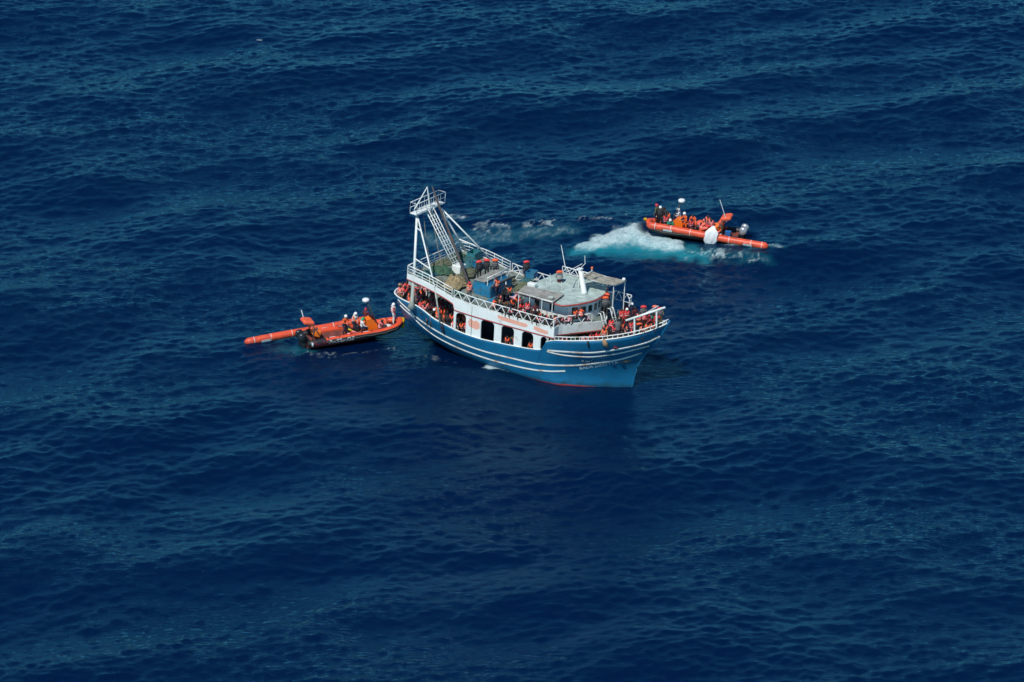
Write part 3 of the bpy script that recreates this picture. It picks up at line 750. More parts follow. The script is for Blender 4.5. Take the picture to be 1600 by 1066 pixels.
# stern gantry
TOP = {s_: Vector((-9.95, s_ * 1.55, 10.75)) for s_ in (-1, 1)}
q0 = MB(); q0.bevbox((-9.95, 0, 10.87), (0.72, 4.2, 0.09), 0.02); q0.box((-9.95, 0, 10.70), (0.16, 3.6, 0.16))
gan = q0.build('gantry_platform', M_WHITE, ship)
for s_ in (-1, 1):
    foot = Vector((-8.35, s_ * 3.95, 6.2)); g2 = Vector((-5.9, s_ * 4.36, 5.85))
    q = MB(); q.tube([TOP[s_], foot], [0.10, 0.12] if s_ < 0 else [0.08, 0.09], 10); q.build('gantry_leg', M_WHITE, gan)
    q = MB(); q.tube([foot, (-8.4, s_ * 4.0, 3.9), (-8.4, s_ * 4.02, 3.3)], [0.15, 0.17, 0.40], 10); q.build('leg_pedestal', M_GREY, gan)
    q = MB(); q.tube([TOP[s_], g2], 0.068, 8); q.build('gantry_strut', M_WHITE, gan)
    q = MB(); q.tube([g2, (-5.2, s_ * 4.35, 2.8)], 0.075, 8); q.build('strut_post', M_GREY, gan)
    bar('gantry_brace', TOP[s_].lerp(foot, .72), TOP[s_].lerp(g2, .75), 0.06, M_WHITE, gan)
    bar('gantry_brace', TOP[s_].lerp(foot, .22), TOP[s_].lerp(g2, .24), 0.05, M_WHITE, gan)
    q = MB(); q.tube([(-10.3, s_ * 2.1, 10.9), (-10.3, s_ * 2.1, 11.85), (-9.6, s_ * 2.1, 11.85), (-9.6, s_ * 2.1, 10.9)], .03, 6); q.build('platform_hoop', M_WHITE, gan)
for x in (-10.3, -9.6):
    q = MB(); q.tube([(x, -2.1, 11.85), (x, 2.1, 11.85)], .028, 6); q.tube([(x, -2.1, 11.4), (x, 2.1, 11.4)], .025, 6); pr = q.build('platform_rail', M_WHITE, gan)
    for y in np.linspace(-1.4, 1.4, 5): bar('post', (x, y, 10.9), (x, y, 11.85), 0.022, M_WHITE, pr)
apex = Vector((-9.7, -0.55, 12.95))
for a in ((-10.3, -1.5, 11.0), (-9.5, -0.2, 10.9), (-10.2, 0.6, 10.9)): bar('apex_member', a, apex, 0.05, M_WHITE, gan)
# lattice ladder boom from the platform to the winch box
A0 = Vector((-9.85, 0.0, 11.0)); A1 = Vector((-6.6, 0.0, 6.45)); dn = (A1 - A0).normalized(); sd_ = Vector((0, 1, 0)); upv = dn.cross(sd_)
q = MB()
for a in (-0.36, 0.36):
    for b_ in (-0.14, 0.14): q.tube([A0 + sd_ * a + upv * b_, A1 + sd_ * a + upv * b_], 0.042, 6)
lat = q.build('lattice_boom', M_WHITE, gan)
for k in range(1, 14):
    p = A0.lerp(A1, k / 14)
    for b_ in (-0.14, 0.14): bar('rung', p - sd_ * .36 + upv * b_, p + sd_ * .36 + upv * b_, 0.03, M_WHITE, lat)
q = MB(); q.bevbox((-6.45, 0.0, 6.25), (0.85, 1.0, 0.75), 0.05); q.box((-6.45, .0, 5.85), (.5, .6, .3)); q.build('winch_box', M_WHITE, ship)
# dark cargo boom raked aft
q = MB(); q.tube([(-9.5, -0.1, 12.95), (-8.95, -0.2, 12.0), (-4.45, -1.75, 6.3), (-3.55, -2.1, 5.2)], [.05, .10, .125, .125], 10); q.build('cargo_boom', M_BOOM, ship)
for a, b_ in (((-9.9, -0.7, 10.7), (-8.4, -1.4, 6.1)), ((-9.7, 0.2, 10.7), (-6.9, -1.6, 6.0)), ((-9.6, 0, 12.9), (-9.7, 1.4, 11.0))):
    q = MB(); a = Vector(a); b_ = Vector(b_); q.tube([a.lerp(b_, t) - Vector((0, 0, 1)) * 0.25 * math.sin(math.pi * t) for t in np.linspace(0, 1, 7)], 0.028, 5); q.build('rigging_rope', M_ROPE, ship)

# blue hatch house on the boat deck
q = MB(); q.box((-2.7, -0.45, 5.74), (1.8, 3.3, 1.0)); q.box((-3.0, -0.4, 6.36), (1.1, 3.1, 0.22)); hh = q.build('hatch_house', M_DBLUE, ship)
for k in range(4):
    q = MB(); q.bevbox((-3.42 + 0.28 * k, -0.4, 6.50 + 0.006 * (k % 2)), (0.26, 3.25, 0.05), 0.012); q.build('plank', M_GREYW, hh)
for k in range(3):
    q = MB(); q.box((-1.785, -1.53 + 1.08 * k, 5.72), (0.03, 0.98, 0.8)); q.build('panel', M_DBLUE, hh)
for k in range(2):
    q = MB(); q.box((-3.13 + 0.88 * k, -2.115, 5.72), (0.78, 0.03, 0.8)); q.build('panel', M_DBLUE, hh)
q = MB(); q.tube([(-2.2, -2.05, 6.95), (-2.2, 1.2, 6.95)], .05, 6); hr_ = q.build('hatch_rail', M_WHITE, hh)
for y in (-1.95, -.95, .1, 1.1): bar('rail_post', (-2.2, y, 6.25), (-2.2, y, 6.95), 0.04, M_WHITE, hr_)
q = MB(); q.tube([(-1.7, -2.0, 6.32), (-1.75, -1.0, 6.28), (-1.75, 0.4, 6.34), (-1.65, 1.4, 6.3)], .09, 7); q.build('hatch_pipe', M_BOOM, hh)
bar('hatch_prop', (-1.75, 0.1, 6.3), (-1.35, -0.1, 5.25), 0.06, M_WHITE, hh)
q = MB(); q.box((-1.05, -1.3, 5.215), (1.4, 3.4, 0.05)); q.build('deck_paint', M_DBLUE, ship)
# bow gallows rail
q = MB(); ga, gb = Vector((11.75, -2.1, 6.62)), Vector((14.55, -0.55, 8.05)); q.tube([ga, gb], 0.10, 8); gl = q.build('bow_gallows', M_WHITE, ship)
for t in (0.22, 0.78):
    p = ga.lerp(gb, t); f_ = Vector((p.x + .1, p.y, float(top_z(p.x)) + .2)); bar('gallows_post', f_, p, 0.085, M_WHITE, gl)
bar('gallows_cross', ga.lerp(gb, .45), (12.6, 1.5, 7.1), 0.06, M_WHITE, gl); bar('gallows_post', (12.6, 1.5, 7.1), (12.7, 1.6, 5.6), 0.06, M_WHITE, gl)
# stem post and rudder trunk details
q = MB(); q.tube([(float(stem_x(z_)) + 0.02, 0, z_) for z_ in np.linspace(-1.4, 6.75, 20)], 0.09, 8); q.build('stem_post', M_HULL, ship)
q = MB(); q.tube([(13.2, -1.62, 5.35), (13.2, -1.72, 5.2)], .09, 10); q.build('hawse_pipe', M_BLACK, ship)
q = MB(); q.box((-8.1, 3.4, 5.35), (.3, .3, .3)); q.box((-8.4, -3.75, 5.75), (0.9, 0.5, 0.9)); q.build('stern_post_frame', M_GREY, ship)

# ------------------------------------------------------------------ people
def solid(name, col, rough=0.85): return mat(name, col, rough, var=0.12, scale=9.0, bump=0.25, bscale=14.0)
SKIN = [mat('skin_%s' % c_, v_, 0.55) for c_, v_ in (('brown', (0.16, 0.075, 0.045)), ('tan', (0.30, 0.16, 0.10)), ('dark', (0.06, 0.03, 0.02)), ('light', (0.45, 0.27, 0.19)))]
CLOTH = {k: solid('cloth_' + k, v_) for k, v_ in dict(black=(0.012, 0.013, 0.016), navy=(0.012, 0.02, 0.05), grey=(0.13, 0.135, 0.14), charcoal=(0.035, 0.037, 0.042), maroon=(0.11, 0.014, 0.022),
    tan=(0.34, 0.22, 0.12), white=(0.66, 0.67, 0.66), pink=(0.62, 0.36, 0.40), green=(0.03, 0.09, 0.055), jade=(0.01, 0.22, 0.15), blue=(0.03, 0.10, 0.22), red=(0.46, 0.035, 0.035), yellow=(0.62, 0.40, 0.03), orange=(0.72, 0.12, 0.025), brown=(0.10, 0.055, 0.03), olive=(0.10, 0.10, 0.045)).items()}
JACK = {k: solid('jacket_' + k, v_, 0.7) for k, v_ in dict(orange=(0.84, 0.115, 0.035), red=(0.70, 0.045, 0.045), coral=(0.80, 0.16, 0.10), rose=(0.70, 0.18, 0.18)).items()}
M_REFL = mat('reflective_tape', (0.72, 0.74, 0.72), 0.4); M_HAIR = mat('hair_black', (0.012, 0.009, 0.008), 0.6); M_HELM = mat('helmet_white', (0.78, 0.79, 0.78), 0.3)
M_HELMG = mat('helmet_green', (0.01, 0.34, 0.14), 0.35); M_REDCAP = mat('cap_red', (0.5, 0.03, 0.05), 0.7)

def joints(pose):
    J = dict(pelvis=(0, 0, .94), waist=(0, 0, 1.08), chest=(.01, 0, 1.32), neck=(.0, 0, 1.50), head=(.025, 0, 1.635))
    def legs(hip, kn, an, toe):
        for s_, n_ in ((1, 'L'), (-1, 'R')):
            f = lambda p: (p[0], s_ * p[1], p[2]); J['hip' + n_] = f(hip); J['kn' + n_] = f(kn); J['an' + n_] = f(an); J['toe' + n_] = f(toe)
    def arms(sh, el, wr, elR=None, wrR=None):
        J['shL'] = sh; J['elL'] = el; J['wrL'] = wr; J['shR'] = (sh[0], -sh[1], sh[2]); e = elR or el; w_ = wrR or wr
        J['elR'] = (e[0], -e[1], e[2]); J['wrR'] = (w_[0], -w_[1], w_[2])
    if pose == 'stand':
        legs((0, .10, .90), (.02, .12, .50), (-.03, .13, .09), (.14, .16, .04)); arms((0, .20, 1.43), (-.03, .29, 1.15), (.10, .30, .92))
    elif pose == 'rail':      # standing, leaning on something in front
        J.update(pelvis=(-.08, 0, .93), waist=(-.03, 0, 1.07), chest=(.08, 0, 1.29), neck=(.15, 0, 1.45), head=(.20, 0, 1.57))
        legs((-.08, .10, .89), (-.02, .12, .50), (-.08, .13, .09), (.09, .16, .04)); arms((.12, .20, 1.38), (.22, .30, 1.13), (.42, .24, 1.05))
    elif pose == 'brace':     # standing with knees bent, hands forward
        J.update(pelvis=(-.06, 0, .88), waist=(-.02, 0, 1.01), chest=(.05, 0, 1.24), neck=(.09, 0, 1.41), head=(.13, 0, 1.54))
        legs((-.06, .11, .84), (.10, .16, .48), (-.06, .17, .09), (.11, .20, .04)); arms((.06, .20, 1.34), (.14, .30, 1.10), (.36, .20, 1.08))
    elif pose == 'raise':     # standing, one arm up
        legs((0, .10, .90), (.03, .12, .50), (-.03, .13, .09), (.14, .16, .04)); arms((0, .20, 1.43), (.10, .34, 1.62), (.16, .32, 1.88), (-.02, .29, 1.15), (.14, .26, .95))
    elif pose == 'sit':       # on the floor, knees up, arms round them
        J.update(pelvis=(-.10, 0, .12), waist=(-.12, 0, .26), chest=(-.06, 0, .50), neck=(-.01, 0, .66), head=(.05, 0, .79))
        legs((-.08, .10, .11), (.32, .15, .46), (.40, .14, .09), (.56, .16, .04)); arms((-.03, .20, .60), (.12, .27, .38), (.36, .12, .36))
    elif pose == 'bench':     # seated on something, feet down
        J.update(pelvis=(-.05, 0, .52), waist=(-.06, 0, .66), chest=(-.01, 0, .90), neck=(.02, 0, 1.07), head=(.06, 0, 1.20))
        legs((-.04, .10, .50), (.38, .15, .50), (.40, .15, .09), (.56, .17, .04)); arms((.0, .20, 1.0), (.08, .28, .74), (.32, .22, .62))
    elif pose == 'huddle':    # on the floor, bent far forward
        J.update(pelvis=(-.12, 0, .12), waist=(-.08, 0, .25), chest=(.05, 0, .45), neck=(.15, 0, .57), head=(.24, 0, .66))
        legs((-.10, .10, .11), (.30, .18, .40), (.36, .16, .09), (.52, .18, .04)); arms((.10, .20, .53), (.24, .28, .36), (.44, .14, .40))
    elif pose == 'recline':   # on the floor, legs stretched out
        J.update(pelvis=(-.05, 0, .11), waist=(-.16, 0, .20), chest=(-.30, 0, .38), neck=(-.38, 0, .51), head=(-.40, 0, .65))
        legs((-.03, .10, .10), (.36, .14, .20), (.76, .12, .08), (.82, .14, .20)); arms((-.34, .20, .46), (-.40, .32, .26), (-.22, .36, .08))
    return {k: Vector(v_) for k, v_ in J.items()}

def body_mesh(pose):
    J = joints(pose); C_ = []                         # tapered capsules: a, b, ra, rb, material
    def c_(a, b_, ra, rb, mi): C_.append((Vector(J.get(a, a) if isinstance(a, str) else a), Vector(J.get(b_, b_) if isinstance(b_, str) else b_), ra, rb, mi))
    sh = (J['shL'] + J['shR']) / 2
    c_('pelvis', 'waist', .135, .125, 2); c_('waist', 'chest', .125, .145, 1); c_('chest', sh, .145, .10, 1); c_('shL', 'shR', .085, .085, 1)
    c_((J['chest'] + J['shL'] * .35 + J['chest'] * -.0 - J['chest'] * .35), (J['chest'] + J['shR'] * .35 - J['chest'] * .35), .13, .13, 1)
    c_('hipL', 'hipR', .12, .12, 2); c_('neck', 'head', .058, .062, 0); c_(sh, 'neck', .075, .06, 0)
    hd = J['head']; ax = (hd - J['neck']).normalized(); fw = Vector((1, 0, 0)); fw = (fw - ax * fw.dot(ax)).normalized()
    c_(hd + ax * .015 - fw * .012, hd + ax * .05 - fw * .015, .098, .092, 0); c_(hd - ax * .055 + fw * .025, hd + ax * .0 + fw * .02, .066, .085, 0)
    c_(hd + fw * .10 - ax * .01, hd + fw * .115 - ax * .03, .016, .022, 0)                     # nose
    for s_ in (-1, 1): c_(hd + Vector((0, s_ * .095, 0)) - ax * .02, hd + Vector((-.01, s_ * .105, 0)) + ax * .02, .018, .02, 0)   # ears
    c_(hd + fw * .075 - ax * .085, hd + fw * .085 - ax * .08, .03, .028, 0)                    # chin
    for s_ in 'LR':
        sg = 1 if s_ == 'L' else -1
        c_('sh' + s_, 'el' + s_, .072, .052, 1); c_('el' + s_, 'wr' + s_, .052, .036, 1)
        w_ = J['wr' + s_]; d = (w_ - J['el' + s_]).normalized(); sd = d.cross(Vector((0, 0, 1)));
        sd = (sd if sd.length > .2 else Vector((0, 1, 0))).normalized(); nn = d.cross(sd).normalized()
        for k, o_ in enumerate((-.026, 0, .026)): c_(w_ + d * .01 + sd * o_ * .6, w_ + d * .075 + sd * o_, .022, .019, 0)
        for k, (o_, L_) in enumerate(((-.036, .058), (-.012, .075), (.012, .080), (.036, .070))):
            m_ = w_ + d * (.085 + L_ * .55) + sd * o_ * 1.15 + nn * .010; c_(w_ + d * .075 + sd * o_, m_, .013, .012, 0); c_(m_, m_ + d * L_ * .5 + nn * .024, .012, .010, 0)
        tb = w_ + d * .03 + sd * sg * .03; c_(tb, tb + d * .035 + sd * sg * .03, .015, .013, 0); c_(tb + d * .035 + sd * sg * .03, tb + d * .07 + sd * sg * .036, .013, .011, 0)
        c_('hip' + s_, 'kn' + s_, .098, .066, 2); c_('kn' + s_, 'an' + s_, .066, .046, 2); c_('an' + s_, 'toe' + s_, .046, .036, 3)
    q = MB()
    for a, b_, ra, rb, mi in C_:
        d = (b_ - a); L_ = d.length; d = d.normalized() if L_ > 1e-6 else Vector((0, 0, 1)); rings = []
        x = d.cross(Vector((.3, .9, .1))).normalized(); y = d.cross(x)
        prof = [(-ra * math.cos(t), ra * math.sin(t), 0) for t in (.25, .75, 1.2)] + [(rb * math.cos(t), rb * math.sin(t), 1) for t in (1.2, .75, .25)]
        for h, r_, e in prof:
            c0 = (b_ if e else a) + d * h; rings.append([c0 + (x * math.cos(g) + y * math.sin(g)) * r_ for g in np.linspace(0, 2 * math.pi, 10, endpoint=False)])
        q.loft(rings)
    me = q.mesh('body_cage', M_HAIR); o = obj('body_cage', me)
    m1 = o.modifiers.new('r', 'REMESH'); m1.mode = 'VOXEL'; m1.voxel_size = 0.0165
    m2 = o.modifiers.new('s', 'SMOOTH'); m2.iterations = 3; m2.factor = 0.5
    m3 = o.modifiers.new('d', 'DECIMATE'); m3.ratio = 0.10
    dg = bpy.context.evaluated_depsgraph_get(); out = bpy.data.meshes.new_from_object(o.evaluated_get(dg)); out.name = 'person_' + pose
    bpy.data.objects.remove(o, do_unlink=True)
    n_ = len(out.polygons); P_ = np.zeros(n_ * 3); out.polygons.foreach_get('center', P_); P_ = P_.reshape(-1, 3)
    best = np.full(n_, 9.0); mi_ = np.zeros(n_, dtype=np.int32)
    for a, b_, ra, rb, mi in C_:
        a = np.array(a); d = np.array(b_) - a; t = np.clip(((P_ - a) @ d) / max(d @ d, 1e-9), 0, 1)
        dist = np.linalg.norm(P_ - a - t[:, None] * d, axis=1) - (ra + (rb - ra) * t)
        k = dist < best; best[k] = dist[k]; mi_[k] = mi
    out.materials.clear()
    for k in range(4): out.materials.append(M_HAIR)
    out.polygons.foreach_set('material_index', mi_); out.polygons.foreach_set('use_smooth', np.ones(n_, dtype=bool)); out.update()
    return out, J

def gear_meshes(J):
    """hair, helmet, life jacket and high collar fitted to one pose"""
    hd = J['head']; ax = (hd - J['neck']).normalized(); fw = Vector((1, 0, 0)); fw = (fw - ax * fw.dot(ax)).normalized(); lt = ax.cross(fw)
    Mh = Matrix((fw, lt, ax)).transposed(); out = {}
    def cap(r, drop, front):
        q = MB(); rings = []
        for j in range(6):
            ph = (math.pi * 0.5) * j / 5 + (0.0); rr = []
            for i in range(14):
                g = 2 * math.pi * i / 14; low = -drop * (0.5 - 0.5 * math.cos(g)) + front * (0.5 + 0.5 * math.cos(g))
                zz = r[2] * math.cos(ph) if j < 5 else low
                k_ = max(math.sin(ph), .02) if j < 5 else 1.0
                rr.append(hd + Mh @ Vector((r[0] * k_ * math.cos(g) - .014, r[1] * k_ * math.sin(g), zz + .02)))
            rings.append(rr)
        q.loft(rings, cap=False); return q
    out['hair'] = cap((.122, .112, .145), .07, .05).mesh('hair', M_HAIR)
    q = cap((.142, .132, .165), .07, .03); out['helmet'] = q.mesh('helmet', M_HELM)
    pv, ch, nk = J['waist'], J['chest'], J['neck']; t_ = (nk - pv).normalized(); f2 = Vector((1, 0, 0)); f2 = (f2 - t_ * f2.dot(t_)).normalized(); l2 = t_.cross(f2)
    L_ = (nk - pv).length; q = MB(); rings = []
    for h, a, b_ in ((-.04, .165, .215), (.02, .185, .235), (.10, .20, .245), (.13, .195, .24), (.20, .205, .25), (.30, .19, .24), (L_ - .08, .15, .20), (L_ - .02, .11, .13)):
        rings.append([pv + t_ * h + f2 * a * math.cos(g) + l2 * b_ * math.sin(g) for g in np.linspace(0, 2 * math.pi, 16, endpoint=False)])
    q.loft(rings, cap=False)
    col_ = [nk + f2 * .16 - t_ * .16 + l2 * .10, nk + f2 * .10 - t_ * .03 + l2 * .13, nk - f2 * .04 + t_ * .03 + l2 * .13, nk - f2 * .13 + t_ * .05, nk - f2 * .04 + t_ * .03 - l2 * .13, nk + f2 * .10 - t_ * .03 - l2 * .13, nk + f2 * .16 - t_ * .16 - l2 * .10]
    q.tube(col_, .065, 8)
    for h in (.115, .27):
        k_ = 1.0 if h < .2 else .985
        rg = [[pv + t_ * (h + e) + f2 * .212 * k_ * math.cos(g) + l2 * .257 * k_ * math.sin(g) for g in np.linspace(0, 2 * math.pi, 16, endpoint=False)] for e in (-.02, .02)]
        q.loft(rg, mi=1, cap=False)
    out['vest'] = q
    q = MB(); ct = hd - fw * .03 + ax * .045; rings = []
    for u, k_ in ((-1, .35), (-.85, .75), (-.5, 1), (0, 1.05), (.5, 1), (.85, .75), (1, .35)):
        rings.append([ct + lt * (.265 * u) + (fw * .175 * math.cos(g) + ax * .115 * math.sin(g)) * k_ - ax * .05 * u * u for g in np.linspace(0, 2 * math.pi, 10, endpoint=False)])
    q.loft(rings); out['hood'] = q
    rings = []
    q = MB()
    for h, a, b_ in ((-.30, .20, .26), (-.1, .20, .26), (.12, .21, .27), (.30, .20, .26), (L_ - .04, .15, .21)):
        rings.append([pv + t_ * h + f2 * a * math.cos(g) + l2 * b_ * math.sin(g) for g in np.linspace(0, 2 * math.pi, 14, endpoint=False)])
    q.loft(rings, cap=False); out['coat'] = q
    return out

POSES = {}
for p_ in ('stand', 'rail', 'brace', 'raise', 'sit', 'bench', 'huddle', 'recline'):
    bm_, J_ = body_mesh(p_); g_ = gear_meshes(J_)
    POSES[p_] = dict(body=bm_, hair=g_['hair'], helmet=g_['helmet'])
    POSES[p_]['dark'] = g_['vest'].mesh('buoyancy_vest', [CLOTH['charcoal'], CLOTH['charcoal']]); POSES[p_]['plain'] = g_['vest'].mesh('buoyancy_vest', [CLOTH['grey'], CLOTH['charcoal']]); POSES[p_]['light'] = g_['vest'].mesh('buoyancy_vest', [CLOTH['grey'], M_REFL]); POSES[p_]['crew'] = g_['vest'].mesh('buoyancy_vest', [CLOTH['white'], JACK['orange']])
    for k in JACK: POSES[p_]['vest_' + k] = g_['vest'].mesh('life_jacket', [JACK[k], M_REFL]); POSES[p_]['hood_' + k] = g_['hood'].mesh('life_jacket_collar', JACK[k])
    POSES[p_]['coat'] = g_['coat']
_coat = {}
def person(world, yaw, pose, label, top='black', legs='navy', jacket=None, head='hair', skin=0, coat=None, size=1.0, group=None, hood=None, vest=None):
    T = POSES[pose]; o = obj('person', T['body'], None, world, (0, 0, yaw), (size,) * 3)
    for i, m_ in enumerate((SKIN[skin], CLOTH[top], CLOTH[legs], CLOTH['black'])):
        o.material_slots[i].link = 'OBJECT'; o.material_slots[i].material = m_
    if jacket: obj('life_jacket', T['vest_' + jacket], o)
    if coat:
        k = (pose, coat)
        if k not in _coat: _coat[k] = T['coat'].mesh('coat', CLOTH[coat])
        obj('coat', _coat[k], o)
    if vest: obj('buoyancy_vest', T[vest], o)
    if hood: obj('life_jacket_collar', T['hood_' + hood], o)
    elif head == 'hair': obj('hair', T['hair'], o)
    elif head in ('white', 'green', 'red', 'hood'):
        h = obj('helmet' if head in ('white', 'green') else 'cap', T['helmet'], o)
        if head != 'white': h.material_slots[0].link = 'OBJECT'; h.material_slots[0].material = {'green': M_HELMG, 'red': M_REDCAP, 'hood': CLOTH['tan']}[head]
    tag(o, label, 'person', group)
    return o

